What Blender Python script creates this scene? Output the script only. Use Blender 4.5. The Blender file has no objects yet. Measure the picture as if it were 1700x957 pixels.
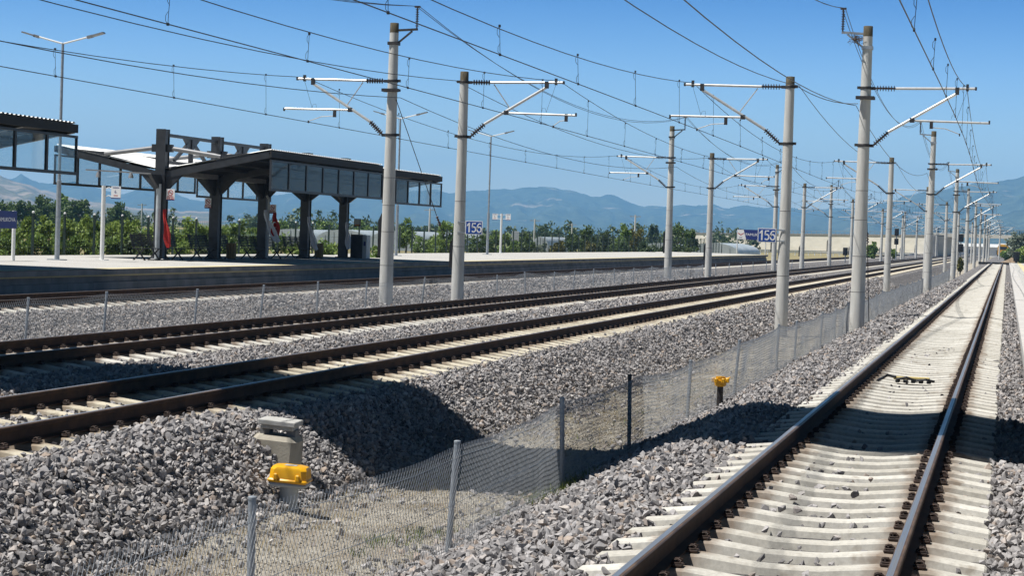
import bpy, math, random
import numpy as np
from mathutils import Vector, Matrix
random.seed(7); RNG = np.random.default_rng(11)
S = bpy.context.scene
COL = S.collection
PI = math.pi

# ------------------------------------------------------------------ camera model (measured from the photograph)
FPX, CX, CY = 3270.0, 850.0, 478.5
EYE = Vector((0, 0, 1.942))
CAM = Matrix(((0.96924, -0.039746, 0.242873), (0.243748, 0.01883, -0.969656), (0.033967, 0.999032, 0.027939)))
def ray(px, py):
    return CAM @ Vector(((px - CX) / FPX, -(py - CY) / FPX, -1.0))
def at(px, py, Y):
    d = ray(px, py); t = (Y - EYE.y) / d.y
    return EYE + d * t

# ------------------------------------------------------------------ helpers
WORLD = {}
class MB:
    """collects shapes; build() links them as one mesh object"""
    def __init__(s): s.v = []; s.f = []; s.m = []; s.mi = 0
    def add(s, vs, fs):
        o = len(s.v); s.v.extend(tuple(v) for v in vs)
        for f in fs: s.f.append(tuple(i + o for i in f)); s.m.append(s.mi)
        return s
    def box(s, x0, x1, y0, y1, z0, z1, bev=0.0):
        if bev <= 0:
            vs = [(x, y, z) for z in (z0, z1) for y in (y0, y1) for x in (x0, x1)]
            return s.add(vs, [(0, 2, 3, 1), (4, 5, 7, 6), (0, 1, 5, 4), (1, 3, 7, 5), (3, 2, 6, 7), (2, 0, 4, 6)])
        b = bev
        def ring(z, i):
            return [(x0 + i, y0 + b, z), (x0 + b, y0 + i, z), (x1 - b, y0 + i, z), (x1 - i, y0 + b, z),
                    (x1 - i, y1 - b, z), (x1 - b, y1 - i, z), (x0 + b, y1 - i, z), (x0 + i, y1 - b, z)]
        rs = [ring(z0, b * .9), ring(z0 + b, 0), ring(z1 - b, 0), ring(z1, b * .9)]
        # top and bottom rings are pulled in
        def pull(r):
            cx, cy = (x0 + x1) / 2, (y0 + y1) / 2
            return [(cx + (p[0] - cx) * (1 - 1.6 * b / (x1 - x0)), cy + (p[1] - cy) * (1 - 1.6 * b / (y1 - y0)), p[2]) for p in r]
        rs[0] = pull(ring(z0, 0)); rs[3] = pull(ring(z1, 0))
        vs = sum(rs, []); fs = [tuple(range(7, -1, -1)), tuple(range(24, 32))]
        for k in range(3):
            for i in range(8):
                j = (i + 1) % 8; fs.append((k * 8 + i, k * 8 + j, k * 8 + 8 + j, k * 8 + 8 + i))
        return s.add(vs, fs)
    def beam(s, p0, p1, w, h, up=(0, 0, 1)):
        p0 = Vector(p0); p1 = Vector(p1); d = (p1 - p0).normalized(); u = Vector(up)
        a = d.cross(u)
        if a.length < 1e-4: a = d.cross(Vector((1, 0, 0)))
        a.normalize(); b = a.cross(d).normalized()
        vs = []
        for p in (p0, p1):
            for (i, j) in ((-1, -1), (1, -1), (1, 1), (-1, 1)): vs.append(p + a * (i * w / 2) + b * (j * h / 2))
        return s.add(vs, [(3, 2, 1, 0), (4, 5, 6, 7), (0, 1, 5, 4), (1, 2, 6, 5), (2, 3, 7, 6), (3, 0, 4, 7)])
    def tube(s, pts, r, n=8, cap=True):
        pts = [Vector(p) for p in pts]
        rr = r if isinstance(r, (list, tuple)) else [r] * len(pts)
        base = len(s.v); prev = None
        for i, p in enumerate(pts):
            if i == 0: d = pts[1] - p
            elif i == len(pts) - 1: d = p - pts[-2]
            else: d = pts[i + 1] - pts[i - 1]
            d.normalize()
            if prev is None:
                a = d.cross(Vector((0, 0, 1)))
                if a.length < 1e-3: a = d.cross(Vector((1, 0, 0)))
            else: a = prev - d * prev.dot(d)
            a.normalize(); prev = a; b = d.cross(a)
            for k in range(n):
                t = 2 * PI * k / n; q = p + (a * math.cos(t) + b * math.sin(t)) * rr[i]; s.v.append(tuple(q))
        for i in range(len(pts) - 1):
            for k in range(n):
                j = (k + 1) % n; o = base + i * n
                s.f.append((o + k, o + j, o + n + j, o + n + k)); s.m.append(s.mi)
        if cap:
            s.f.append(tuple(base + k for k in range(n - 1, -1, -1))); s.m.append(s.mi)
            o = base + (len(pts) - 1) * n; s.f.append(tuple(o + k for k in range(n))); s.m.append(s.mi)
        return s
    def lathe(s, c, prof, n=16, axis=(0, 0, 1)):
        """prof: list of (radius, height) along axis from c"""
        ax = Vector(axis).normalized(); c = Vector(c)
        return s.tube([c + ax * (h + 1e-5 * i) for i, (r, h) in enumerate(prof)], [max(r, 1e-4) for r, h in prof], n) if False else s._lathe(c, prof, n, ax)
    def _lathe(s, c, prof, n, ax):
        a = ax.cross(Vector((0, 0, 1)))
        if a.length < 1e-3: a = Vector((1, 0, 0))
        a.normalize(); b = ax.cross(a); base = len(s.v)
        for r, h in prof:
            for k in range(n):
                t = 2 * PI * k / n; s.v.append(tuple(c + ax * h + (a * math.cos(t) + b * math.sin(t)) * r))
        for i in range(len(prof) - 1):
            for k in range(n):
                j = (k + 1) % n; o = base + i * n; s.f.append((o + k, o + j, o + n + j, o + n + k)); s.m.append(s.mi)
        s.f.append(tuple(base + k for k in range(n - 1, -1, -1))); s.m.append(s.mi)
        o = base + (len(prof) - 1) * n; s.f.append(tuple(o + k for k in range(n))); s.m.append(s.mi)
        return s
    def prism(s, poly, axis, a0, a1):
        """poly: 2D points; axis 'x' -> (y,z), 'y' -> (x,z), 'z' -> (x,y)"""
        def P(u, v, a): return {'x': (a, u, v), 'y': (u, a, v), 'z': (u, v, a)}[axis]
        n = len(poly); vs = [P(u, v, a0) for u, v in poly] + [P(u, v, a1) for u, v in poly]
        fs = [tuple(range(n - 1, -1, -1)), tuple(range(n, 2 * n))]
        for i in range(n): j = (i + 1) % n; fs.append((i, j, n + j, n + i))
        return s.add(vs, fs)
    def build(s, name, mat, parent=None, smooth=None, world=True):
        me = bpy.data.meshes.new(name)
        off = WORLD.get(parent.name, Vector((0, 0, 0))) if (parent is not None and world) else Vector((0, 0, 0))
        me.from_pydata([(v[0] - off.x, v[1] - off.y, v[2] - off.z) for v in s.v], [], s.f)
        for m in (mat if isinstance(mat, (list, tuple)) else [mat]): me.materials.append(m)
        if max(s.m, default=0) > 0: me.polygons.foreach_set('material_index', s.m)
        import bmesh
        bm = bmesh.new(); bm.from_mesh(me); bmesh.ops.recalc_face_normals(bm, faces=bm.faces); bm.to_mesh(me); bm.free()
        if smooth is not None:
            me.polygons.foreach_set('use_smooth', [True] * len(me.polygons))
            me.set_sharp_from_angle(angle=math.radians(smooth))
        o = bpy.data.objects.new(name, me); COL.objects.link(o)
        if parent is not None: o.parent = parent
        WORLD[o.name] = off.copy()
        return o

def np_mesh(name, V, F, mat, parent=None, smooth=False, off=None):
    """V (n,3), F (m,k) numpy"""
    me = bpy.data.meshes.new(name); k = F.shape[1]
    V = np.asarray(V, dtype=np.float32)
    if off is not None: V = V - np.array(off, dtype=np.float32)
    me.vertices.add(len(V)); me.vertices.foreach_set('co', V.ravel())
    me.loops.add(F.size); me.loops.foreach_set('vertex_index', F.astype(np.int32).ravel())
    me.polygons.add(len(F)); me.polygons.foreach_set('loop_start', np.arange(0, F.size, k, dtype=np.int32))
    me.polygons.foreach_set('loop_total', np.full(len(F), k, dtype=np.int32))
    me.polygons.foreach_set('use_smooth', np.full(len(F), bool(smooth)))
    me.update(calc_edges=True); me.validate()
    me.materials.append(mat)
    o = bpy.data.objects.new(name, me); COL.objects.link(o)
    if parent is not None: o.parent = parent
    return o

def tag(o, label=None, cat=None, group=None, kind=None):
    if label: o['label'] = label
    if cat: o['category'] = cat
    if group: o['group'] = group
    if kind: o['kind'] = kind
    return o
def empty(name, loc, label=None, cat=None, group=None):
    o = bpy.data.objects.new(name, None); o.empty_display_size = .2; COL.objects.link(o)
    o.location = loc; WORLD[o.name] = Vector(loc); tag(o, label, cat, group); return o
def copy_tree(o, parent=None, loc=None, label=None):
    c = o.copy(); COL.objects.link(c); c.parent = parent
    if loc is not None: c.location = loc; WORLD[c.name] = Vector(loc)
    if label: c['label'] = label
    for ch in list(o.children): copy_tree(ch, c)
    return c
def text_mesh(name, body, size, mat, origin, xdir, zdir, parent, bold=0.0, align='CENTER', depth=.004, sx=1.0):
    cu = bpy.data.curves.new('lettering_curve', 'FONT'); cu.body = body; cu.size = size; cu.offset = bold
    cu.align_x = align; cu.align_y = 'CENTER'; cu.extrude = depth
    tmp = bpy.data.objects.new('lettering_tmp', cu); COL.objects.link(tmp)
    dg = bpy.context.evaluated_depsgraph_get(); me = bpy.data.meshes.new_from_object(tmp.evaluated_get(dg))
    bpy.data.objects.remove(tmp)
    X = Vector(xdir).normalized(); Z = Vector(zdir).normalized(); N = X.cross(Z)
    off = WORLD.get(parent.name, Vector((0, 0, 0))); O = Vector(origin) - off
    for v in me.vertices: p = v.co.copy(); v.co = O + X * (p.x * sx) + Z * p.y + N * p.z
    me.materials.clear(); me.materials.append(mat)
    o = bpy.data.objects.new(name, me); COL.objects.link(o); o.parent = parent; WORLD[o.name] = off.copy()
    return o

# ------------------------------------------------------------------ materials
def newmat(name):
    m = bpy.data.materials.new(name); m.use_nodes = True; nt = m.node_tree
    return m, nt, nt.nodes['Principled BSDF']
def N(nt, typ, **kw):
    n = nt.nodes.new(typ)
    for k, v in kw.items(): setattr(n, k, v)
    return n
def ramp(nt, stops, fac=None, interp='LINEAR'):
    r = N(nt, 'ShaderNodeValToRGB'); e = r.color_ramp.elements; r.color_ramp.interpolation = interp
    while len(e) < len(stops): e.new(.5)
    for i, (p, c) in enumerate(stops): e[i].position = p; e[i].color = (c[0], c[1], c[2], 1)
    if fac is not None: nt.links.new(fac, r.inputs[0])
    return r
def coords(nt, kind='Object'):
    if kind == 'World': return N(nt, 'ShaderNodeNewGeometry').outputs['Position']
    return N(nt, 'ShaderNodeTexCoord').outputs[kind]
def noise(nt, vec, scale, detail=5, rough=.55, stretch=None):
    if stretch:
        mp = N(nt, 'ShaderNodeMapping'); nt.links.new(vec, mp.inputs['Vector']); mp.inputs['Scale'].default_value = stretch; vec = mp.outputs[0]
    n = N(nt, 'ShaderNodeTexNoise'); n.inputs['Scale'].default_value = scale; n.inputs['Detail'].default_value = detail; n.inputs['Roughness'].default_value = rough
    nt.links.new(vec, n.inputs['Vector']); return n.outputs[0]
def mixc(nt, fac, a, b, mode='MIX'):
    n = N(nt, 'ShaderNodeMix', data_type='RGBA', blend_type=mode)
    for sock, val in ((n.inputs[0], fac), (n.inputs[6], a), (n.inputs[7], b)):
        if hasattr(val, 'links') or hasattr(val, 'is_linked'): nt.links.new(val, sock)
        elif isinstance(val, (int, float)): sock.default_value = val
        else: sock.default_value = (val[0], val[1], val[2], 1)
    return n.outputs[2]
def bump(nt, bsdf, h, strength=.3, dist=.02):
    b = N(nt, 'ShaderNodeBump'); b.inputs['Strength'].default_value = strength; b.inputs['Distance'].default_value = dist
    nt.links.new(h, b.inputs['Height']); nt.links.new(b.outputs[0], bsdf.inputs['Normal'])
def simple(name, c, c2=None, rough=.6, metal=0., scale=6., bumpk=0., stretch=None, spec=.5, world=False, lo=.35, hi=.7):
    m, nt, b = newmat(name)
    b.inputs['Roughness'].default_value = rough; b.inputs['Metallic'].default_value = metal
    b.inputs['Specular IOR Level'].default_value = spec
    if c2 is None: c2 = tuple(x * .75 for x in c)
    n = noise(nt, coords(nt, 'World' if world else 'Object'), scale, stretch=stretch)
    r = ramp(nt, [(lo, c2), (hi, c)], n); nt.links.new(r.outputs[0], b.inputs['Base Color'])
    if bumpk: bump(nt, b, noise(nt, coords(nt, 'World' if world else 'Object'), scale * 8), bumpk, .01)
    return m
M = {}
M['concrete_pole'] = simple('pole_concrete', (.62, .61, .57), (.48, .47, .44), .85, scale=2.5, stretch=(3, 3, .5), bumpk=.15)
M['cap'] = simple('mast_top_stain', (.14, .11, .06), (.07, .06, .04), .9, scale=5, stretch=(2, 2, 1))
M['galv'] = simple('galvanised_steel', (.40, .43, .46), (.28, .31, .34), .5, .5, scale=9)
M['mesh_wire'] = simple('mesh_wire_zinc', (.50, .52, .54), (.38, .40, .42), .5, .3, scale=5)
M['alu'] = simple('aluminium_tube', (.75, .75, .73), (.62, .62, .60), .35, .55, scale=5)
M['steel_dark'] = simple('dark_fittings', (.07, .065, .06), (.035, .03, .03), .55, .3, scale=12)
M['insulator'] = simple('insulator_brown', (.075, .06, .055), (.045, .035, .035), .3, scale=6)
M['wire'] = simple('wire_dark', (.05, .055, .06), (.03, .03, .035), .5, .3, scale=3)
M['rust'] = simple('rail_rust', (.085, .043, .023), (.042, .022, .013), .8, scale=5, bumpk=.2, world=True, spec=.25)
M['clip'] = simple('clip_rust', (.075, .045, .034), (.028, .019, .015), .75, .2, scale=14, world=True)
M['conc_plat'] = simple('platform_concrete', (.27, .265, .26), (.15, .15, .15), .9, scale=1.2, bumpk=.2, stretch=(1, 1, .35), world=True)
M['white'] = simple('white_paint', (.78, .78, .76), (.70, .70, .68), .45, scale=4)
M['yellow'] = simple('yellow_plastic', (.80, .42, .008), (.70, .34, .008), .38, scale=7)
M['grey_plastic'] = simple('grey_plastic', (.45, .48, .5), (.36, .39, .41), .5, scale=6)
M['char'] = simple('charcoal_steel', (.042, .044, .05), (.024, .026, .03), .45, .1, scale=4)
M['char_lt'] = simple('tube_grey', (.25, .25, .25), (.19, .19, .20), .45, .1, scale=4)
M['black'] = simple('black_steel', (.018, .018, .02), (.01, .01, .012), .5, scale=8)
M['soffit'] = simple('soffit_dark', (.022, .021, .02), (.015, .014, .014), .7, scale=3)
M['roof'] = simple('roof_sheet_white', (.74, .74, .72), (.60, .60, .58), .5, .1, scale=1.5)
M['green_steel'] = simple('green_steel', (.018, .04, .03), (.012, .028, .022), .5, scale=6)
M['blue_sign'] = simple('blue_sign', (.006, .062, .33), (.005, .055, .29), .35, scale=6)
M['navy'] = simple('navy_sign', (.010, .022, .17), (.008, .02, .14), .35, scale=6)
M['sign_white'] = simple('sign_white', (.8, .8, .8), (.74, .74, .75), .35, scale=6)
M['red'] = simple('red_cloth', (.46, .025, .015), (.32, .015, .012), .8, scale=5)
M['cloth_white'] = simple('white_cloth', (.72, .73, .76), (.6, .62, .68), .8, scale=5)
M['brown'] = simple('brown_bin', (.30, .21, .09), (.19, .13, .06), .7, scale=9)
M['wall_tan'] = simple('retaining_wall', (.74, .69, .59), (.60, .56, .47), .9, scale=.25, bumpk=.15, stretch=(1, 1, 2.5))
M['bark'] = simple('bark', (.12, .09, .06), (.06, .045, .03), .95, scale=6, stretch=(3, 3, .6))
M['plastic_film'] = simple('greenhouse_film', (.50, .54, .56), (.34, .39, .41), .4, scale=.5)
M['twig'] = simple('twigs', (.19, .13, .08), (.09, .06, .04), .95, scale=30)
M['mound'] = simple('earth_mound', (.26, .19, .12), (.17, .12, .08), .95, scale=1, bumpk=.4)
M['asphalt'] = simple('asphalt_road', (.055, .055, .056), (.045, .045, .046), .9, scale=3)
M['rubber'] = simple('rubber_panel', (.02, .018, .018), (.014, .012, .012), .85, scale=4)
M['orange'] = simple('orange_paint', (.75, .22, .02), (.6, .17, .02), .45, scale=4)

def concrete_sleeper(name, c1, c2):
    m, nt, b = newmat(name); b.inputs['Roughness'].default_value = .88
    w = coords(nt, 'World')
    n1 = noise(nt, w, 1.3, 4); n2 = noise(nt, w, 22, 6, .7); n3 = noise(nt, w, 5, 3)
    c = ramp(nt, [(.3, c2), (.68, c1)], n1).outputs[0]
    c = mixc(nt, .5, c, ramp(nt, [(.35, (.55, .55, .55)), (.62, (1, 1, 1))], n2).outputs[0], 'MULTIPLY')
    c = mixc(nt, ramp(nt, [(.60, (0, 0, 0)), (.72, (.55, .55, .55))], n3).outputs[0], c, (.20, .155, .105))
    oi = N(nt, 'ShaderNodeObjectInfo'); c = mixc(nt, 1.0, c, ramp(nt, [(0, (.80, .79, .77)), (1, (1.0, 1.0, 1.0))], oi.outputs['Random']).outputs[0], 'MULTIPLY')
    sx = N(nt, 'ShaderNodeSeparateXYZ'); nt.links.new(coords(nt), sx.inputs[0]); ab = N(nt, 'ShaderNodeMath', operation='ABSOLUTE'); nt.links.new(sx.outputs[0], ab.inputs[0])
    sb = N(nt, 'ShaderNodeMath', operation='SUBTRACT'); nt.links.new(ab.outputs[0], sb.inputs[0]); sb.inputs[1].default_value = .7535; a2 = N(nt, 'ShaderNodeMath', operation='ABSOLUTE'); nt.links.new(sb.outputs[0], a2.inputs[0])
    ad = N(nt, 'ShaderNodeMath', operation='MULTIPLY_ADD'); nt.links.new(n3, ad.inputs[0]); ad.inputs[1].default_value = -.28; nt.links.new(a2.outputs[0], ad.inputs[2])
    c = mixc(nt, ramp(nt, [(.0, (.75, .75, .75)), (.14, (0, 0, 0))], ad.outputs[0]).outputs[0], c, (.17, .11, .07))
    nt.links.new(c, b.inputs['Base Color']); bump(nt, b, n2, .35, .006)
    return m
M['sleeper_pale'] = concrete_sleeper('sleeper_concrete_pale', (.70, .675, .61), (.54, .515, .455))
M['sleeper_warm'] = concrete_sleeper('sleeper_concrete_warm', (.73, .67, .53), (.57, .51, .39))

def rail_top():
    m, nt, b = newmat('rail_running_surface'); b.inputs['Metallic'].default_value = .9; b.inputs['Roughness'].default_value = .22
    w = coords(nt, 'World')
    n = noise(nt, w, 1.0, 4, stretch=(60, .6, 1))
    nt.links.new(ramp(nt, [(.3, (.50, .49, .48)), (.7, (.70, .70, .70))], n).outputs[0], b.inputs['Base Color'])
    nt.links.new(ramp(nt, [(.3, (.46, .46, .46)), (.7, (.30, .30, .30))], n).outputs[0], b.inputs['Roughness'])
    return m
M['rail_top'] = rail_top()
M['rail_edge'] = simple('rail_head_edge', (.20, .125, .075), (.09, .055, .035), .5, .3, scale=4, world=True)

def stone_mat(name, stops, rough=.9):
    m, nt, b = newmat(name); b.inputs['Roughness'].default_value = rough; b.inputs['Specular IOR Level'].default_value = .3
    g = N(nt, 'ShaderNodeNewGeometry')
    r = ramp(nt, stops, g.outputs['Random Per Island'])
    n = noise(nt, g.outputs['Position'], 38, 5, .65)
    c = mixc(nt, .75, r.outputs[0], ramp(nt, [(.3, (.5, .5, .5)), (.65, (1, 1, 1))], n).outputs[0], 'MULTIPLY')
    nt.links.new(c, b.inputs['Base Color']); bump(nt, b, n, .25, .006)
    return m
M['stone'] = stone_mat('ballast_stone', [(0, (.20, .188, .188)), (.3, (.31, .295, .29)), (.55, (.39, .37, .362)), (.8, (.47, .445, .435)), (.92, (.40, .32, .26)), (1, (.64, .61, .58))])
M['pebble'] = stone_mat('pale_pebble', [(0, (.30, .27, .22)), (.5, (.42, .38, .31)), (1, (.56, .52, .45))])

def ground_mat():
    m, nt, b = newmat('ground_surface'); b.inputs['Roughness'].default_value = .95; b.inputs['Specular IOR Level'].default_value = .2
    w = coords(nt, 'World'); sep = N(nt, 'ShaderNodeSeparateXYZ'); nt.links.new(w, sep.inputs[0])
    # ballast
    vo = N(nt, 'ShaderNodeTexVoronoi'); vo.inputs['Scale'].default_value = 13; nt.links.new(w, vo.inputs['Vector'])
    bw = N(nt, 'ShaderNodeRGBToBW'); nt.links.new(vo.outputs['Color'], bw.inputs[0])
    bal = ramp(nt, [(.1, (.10, .095, .095)), (.4, (.22, .21, .208)), (.7, (.31, .29, .285)), (.95, (.42, .40, .385))], bw.outputs[0]).outputs[0]
    edge = ramp(nt, [(.25, (1, 1, 1)), (.75, (.42, .42, .42))], vo.outputs['Distance']).outputs[0]
    bal = mixc(nt, 1.0, bal, edge, 'MULTIPLY')
    # dry soil
    s1 = noise(nt, w, 1.5, 8, .72); s2 = noise(nt, w, 34, 6, .75)
    soil = ramp(nt, [(.32, (.27, .215, .155)), (.5, (.44, .395, .32)), (.68, (.58, .54, .46))], s1).outputs[0]
    soil = mixc(nt, .6, soil, ramp(nt, [(.3, (.5, .48, .45)), (.62, (1.05, 1.05, 1.05))], s2).outputs[0], 'MULTIPLY')
    # fields
    fv = N(nt, 'ShaderNodeTexVoronoi'); fv.inputs['Scale'].default_value = .006; nt.links.new(w, fv.inputs['Vector'])
    fb = N(nt, 'ShaderNodeRGBToBW'); nt.links.new(fv.outputs['Color'], fb.inputs[0])
    fld = ramp(nt, [(.2, (.06, .085, .035)), (.45, (.11, .13, .05)), (.6, (.34, .27, .14)), (.8, (.075, .10, .04)), (.95, (.28, .22, .13))], fb.outputs[0]).outputs[0]
    dry = ramp(nt, [(.35, (.36, .29, .16)), (.6, (.22, .20, .10))], noise(nt, w, .35, 4)).outputs[0]
    att = N(nt, 'ShaderNodeAttribute', attribute_name='zone')
    sz = N(nt, 'ShaderNodeSeparateColor'); nt.links.new(att.outputs['Color'], sz.inputs[0])
    nb = noise(nt, w, 5, 5, .7)
    ad = N(nt, 'ShaderNodeMath', operation='ADD'); nt.links.new(sz.outputs[0], ad.inputs[0]); nt.links.new(nb, ad.inputs[1])
    k = ramp(nt, [(.62, (0, 0, 0)), (.72, (1, 1, 1))]); nt.links.new(ad.outputs[0], k.inputs[0])
    mr = N(nt, 'ShaderNodeMapRange'); mr.inputs[1].default_value = .86; mr.inputs[2].default_value = 1.06; nt.links.new(ad.outputs[0], mr.inputs[0])
    c = mixc(nt, mr.outputs[0], soil, bal)
    out = mixc(nt, sz.outputs[2], dry, fld)
    c = mixc(nt, sz.outputs[1], c, out)
    nt.links.new(c, b.inputs['Base Color'])
    h = N(nt, 'ShaderNodeMath', operation='SUBTRACT'); nt.links.new(s2, h.inputs[0]); nt.links.new(vo.outputs['Distance'], h.inputs[1])
    bump(nt, b, h.outputs[0], .8, .05)
    return m
M['ground'] = ground_mat()

def leaf_mat(name, dark, light, tr=.25):
    m, nt, b = newmat(name); b.inputs['Roughness'].default_value = .55; b.inputs['Specular IOR Level'].default_value = .35
    g = N(nt, 'ShaderNodeNewGeometry')
    n = noise(nt, coords(nt, 'Object'), .8, 3)
    a = N(nt, 'ShaderNodeMath', operation='ADD'); nt.links.new(g.outputs['Random Per Island'], a.inputs[0]); nt.links.new(n, a.inputs[1])
    hf = N(nt, 'ShaderNodeMath', operation='MULTIPLY'); hf.inputs[1].default_value = .5; nt.links.new(a.outputs[0], hf.inputs[0])
    r = ramp(nt, [(.2, dark), (.8, light)], hf.outputs[0]); nt.links.new(r.outputs[0], b.inputs['Base Color'])
    t = N(nt, 'ShaderNodeBsdfTranslucent'); nt.links.new(r.outputs[0], t.inputs[0])
    mx = N(nt, 'ShaderNodeMixShader'); mx.inputs[0].default_value = tr
    nt.links.new(b.outputs[0], mx.inputs[1]); nt.links.new(t.outputs[0], mx.inputs[2])
    nt.links.new(mx.outputs[0], nt.nodes['Material Output'].inputs[0]); return m
M['leaf_dark'] = leaf_mat('leaves_dark', (.055, .095, .03), (.13, .19, .055))
M['leaf_mid'] = leaf_mat('leaves_mid', (.095, .165, .04), (.24, .33, .085))
M['leaf_vine'] = leaf_mat('leaves_vine', (.13, .21, .04), (.33, .42, .11), .35)
M['leaf_yellow'] = leaf_mat('leaves_yellow', (.10, .10, .025), (.20, .19, .05))
M['leaf_pale'] = leaf_mat('leaves_pale', (.12, .15, .10), (.26, .30, .22))
M['leaf_far'] = leaf_mat('leaves_far', (.05, .08, .035), (.12, .16, .06))
M['straw'] = leaf_mat('straw', (.30, .23, .10), (.50, .40, .20), .2)
M['weed'] = leaf_mat('weed_green', (.07, .10, .02), (.20, .24, .05), .3)

def glass_mat(name, tint, refl=.12):
    m, nt, b = newmat(name); nt.nodes.remove(b)
    t = N(nt, 'ShaderNodeBsdfTransparent'); t.inputs[0].default_value = (*tint, 1)
    g = N(nt, 'ShaderNodeBsdfGlossy'); g.inputs['Roughness'].default_value = .03; g.inputs[0].default_value = (.9, .93, .95, 1)
    lw = N(nt, 'ShaderNodeLayerWeight'); lw.inputs[0].default_value = refl
    pw = N(nt, 'ShaderNodeMath', operation='POWER'); pw.inputs[1].default_value = 4; nt.links.new(lw.outputs['Facing'], pw.inputs[0])
    ml = N(nt, 'ShaderNodeMath', operation='MULTIPLY_ADD'); ml.inputs[1].default_value = .5; ml.inputs[2].default_value = .035; nt.links.new(pw.outputs[0], ml.inputs[0])
    mx = N(nt, 'ShaderNodeMixShader'); nt.links.new(ml.outputs[0], mx.inputs[0])
    nt.links.new(t.outputs[0], mx.inputs[1]); nt.links.new(g.outputs[0], mx.inputs[2])
    nt.links.new(mx.outputs[0], nt.nodes['Material Output'].inputs[0]); return m
M['glass_dark'] = glass_mat('soffit_shade_glass', (.20, .22, .22), .5)  # tinted glass, darkened further to imitate the dim soffit behind these panes
M['glass'] = glass_mat('tinted_glass', (.84, .88, .89), .5)

def deck_mat(name, edge_x, sgn):
    """platform paving; a cream tactile line runs along the edge"""
    m, nt, b = newmat(name); b.inputs['Roughness'].default_value = .9
    w = coords(nt, 'World')
    br = N(nt, 'ShaderNodeTexBrick'); br.inputs['Scale'].default_value = 2.2; br.inputs['Color1'].default_value = (.50, .48, .44, 1); br.inputs['Color2'].default_value = (.46, .445, .41, 1)
    br.inputs['Mortar'].default_value = (.33, .32, .30, 1); br.inputs['Mortar Size'].default_value = .012; nt.links.new(w, br.inputs['Vector'])
    n = noise(nt, w, .5, 5)
    c = mixc(nt, .5, br.outputs[0], ramp(nt, [(.3, (.75, .75, .75)), (.65, (1, 1, 1))], n).outputs[0], 'MULTIPLY')
    nt.links.new(c, b.inputs['Base Color']); return m
M['deck'] = deck_mat('platform_paving', 0, 1)
M['tactile'] = simple('tactile_cream', (.62, .54, .30), (.54, .47, .27), .85, scale=3, world=True)
M['coping_red'] = simple('coping_edge', (.22, .16, .15), (.16, .12, .115), .9, scale=3, world=True)

def hill_mat(name, forest, field, thr):
    m, nt, b = newmat(name); b.inputs['Roughness'].default_value = 1; b.inputs['Specular IOR Level'].default_value = 0
    w = coords(nt, 'World')
    n = noise(nt, w, .0032, 9, .68, stretch=(1, 1, 3)); n2 = noise(nt, w, .011, 6, .65)
    c = ramp(nt, [(.35, tuple(.6 * x for x in forest)), (.65, tuple(1.9 * x for x in forest))], n2).outputs[0]
    f = ramp(nt, [(thr, (0, 0, 0)), (thr + .05, (1, 1, 1))], n).outputs[0]
    c = mixc(nt, f, c, field); nt.links.new(c, b.inputs['Base Color']); return m
M['hill_far'] = hill_mat('hill_forest', (.05, .06, .035), (.34, .28, .20), .61)
M['hill_left'] = hill_mat('hill_scrub', (.10, .09, .05), (.30, .235, .17), .51)

# ------------------------------------------------------------------ world, sun, camera
SUN_EL, SUN_AZ = 65.0, None
sun_to = Vector((.885, .465, 0)).normalized()           # the way shadows fall, on the ground
d = Vector((sun_to.x * math.cos(math.radians(SUN_EL)), sun_to.y * math.cos(math.radians(SUN_EL)), -math.sin(math.radians(SUN_EL))))
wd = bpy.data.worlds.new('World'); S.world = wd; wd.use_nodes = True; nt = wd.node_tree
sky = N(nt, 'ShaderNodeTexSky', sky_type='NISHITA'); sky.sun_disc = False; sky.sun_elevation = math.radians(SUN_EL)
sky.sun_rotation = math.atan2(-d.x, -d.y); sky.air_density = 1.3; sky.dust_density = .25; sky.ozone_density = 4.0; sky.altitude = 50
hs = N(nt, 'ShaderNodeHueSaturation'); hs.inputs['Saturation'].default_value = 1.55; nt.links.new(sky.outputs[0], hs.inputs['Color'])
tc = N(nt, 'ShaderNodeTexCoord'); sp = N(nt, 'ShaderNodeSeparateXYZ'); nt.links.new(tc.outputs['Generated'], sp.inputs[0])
rp = ramp(nt, [(0, (1.5, 1.6, 2.25)), (.12, (.28, .49, 1.0)), (.19, (.19, .21, .28)), (.45, (.13, .11, .10))], sp.outputs[2])      # clear deep sky; its unseen upper part dimmed to deepen the shadows
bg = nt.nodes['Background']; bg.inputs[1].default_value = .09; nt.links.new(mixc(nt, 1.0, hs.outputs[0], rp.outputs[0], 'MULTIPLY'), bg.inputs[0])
L = bpy.data.lights.new('sun', 'SUN'); L.energy = 5.0; L.angle = math.radians(.53); L.color = (1, .975, .935)
lo = bpy.data.objects.new('sun', L); COL.objects.link(lo); lo.rotation_euler = d.to_track_quat('-Z', 'Y').to_euler()
cam = bpy.data.cameras.new('camera'); cam.lens = 36 * FPX / 1700; cam.sensor_width = 36; cam.sensor_fit = 'HORIZONTAL'; cam.clip_end = 60000; cam.clip_start = .1
co = bpy.data.objects.new('camera', cam); COL.objects.link(co); mw = CAM.to_4x4(); mw.translation = EYE; co.matrix_world = mw; S.camera = co
S.view_settings.view_transform = 'Standard'; S.view_settings.look = 'None'; S.view_settings.gamma = 1; S.view_settings.exposure = .47; S.view_settings.use_curve_mapping = False
S.render.film_transparent = False
S.cycles.max_bounces = 8; S.cycles.diffuse_bounces = 3; S.cycles.transparent_max_bounces = 24; S.cycles.volume_bounces = 1
S.cycles.use_denoising = True

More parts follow.
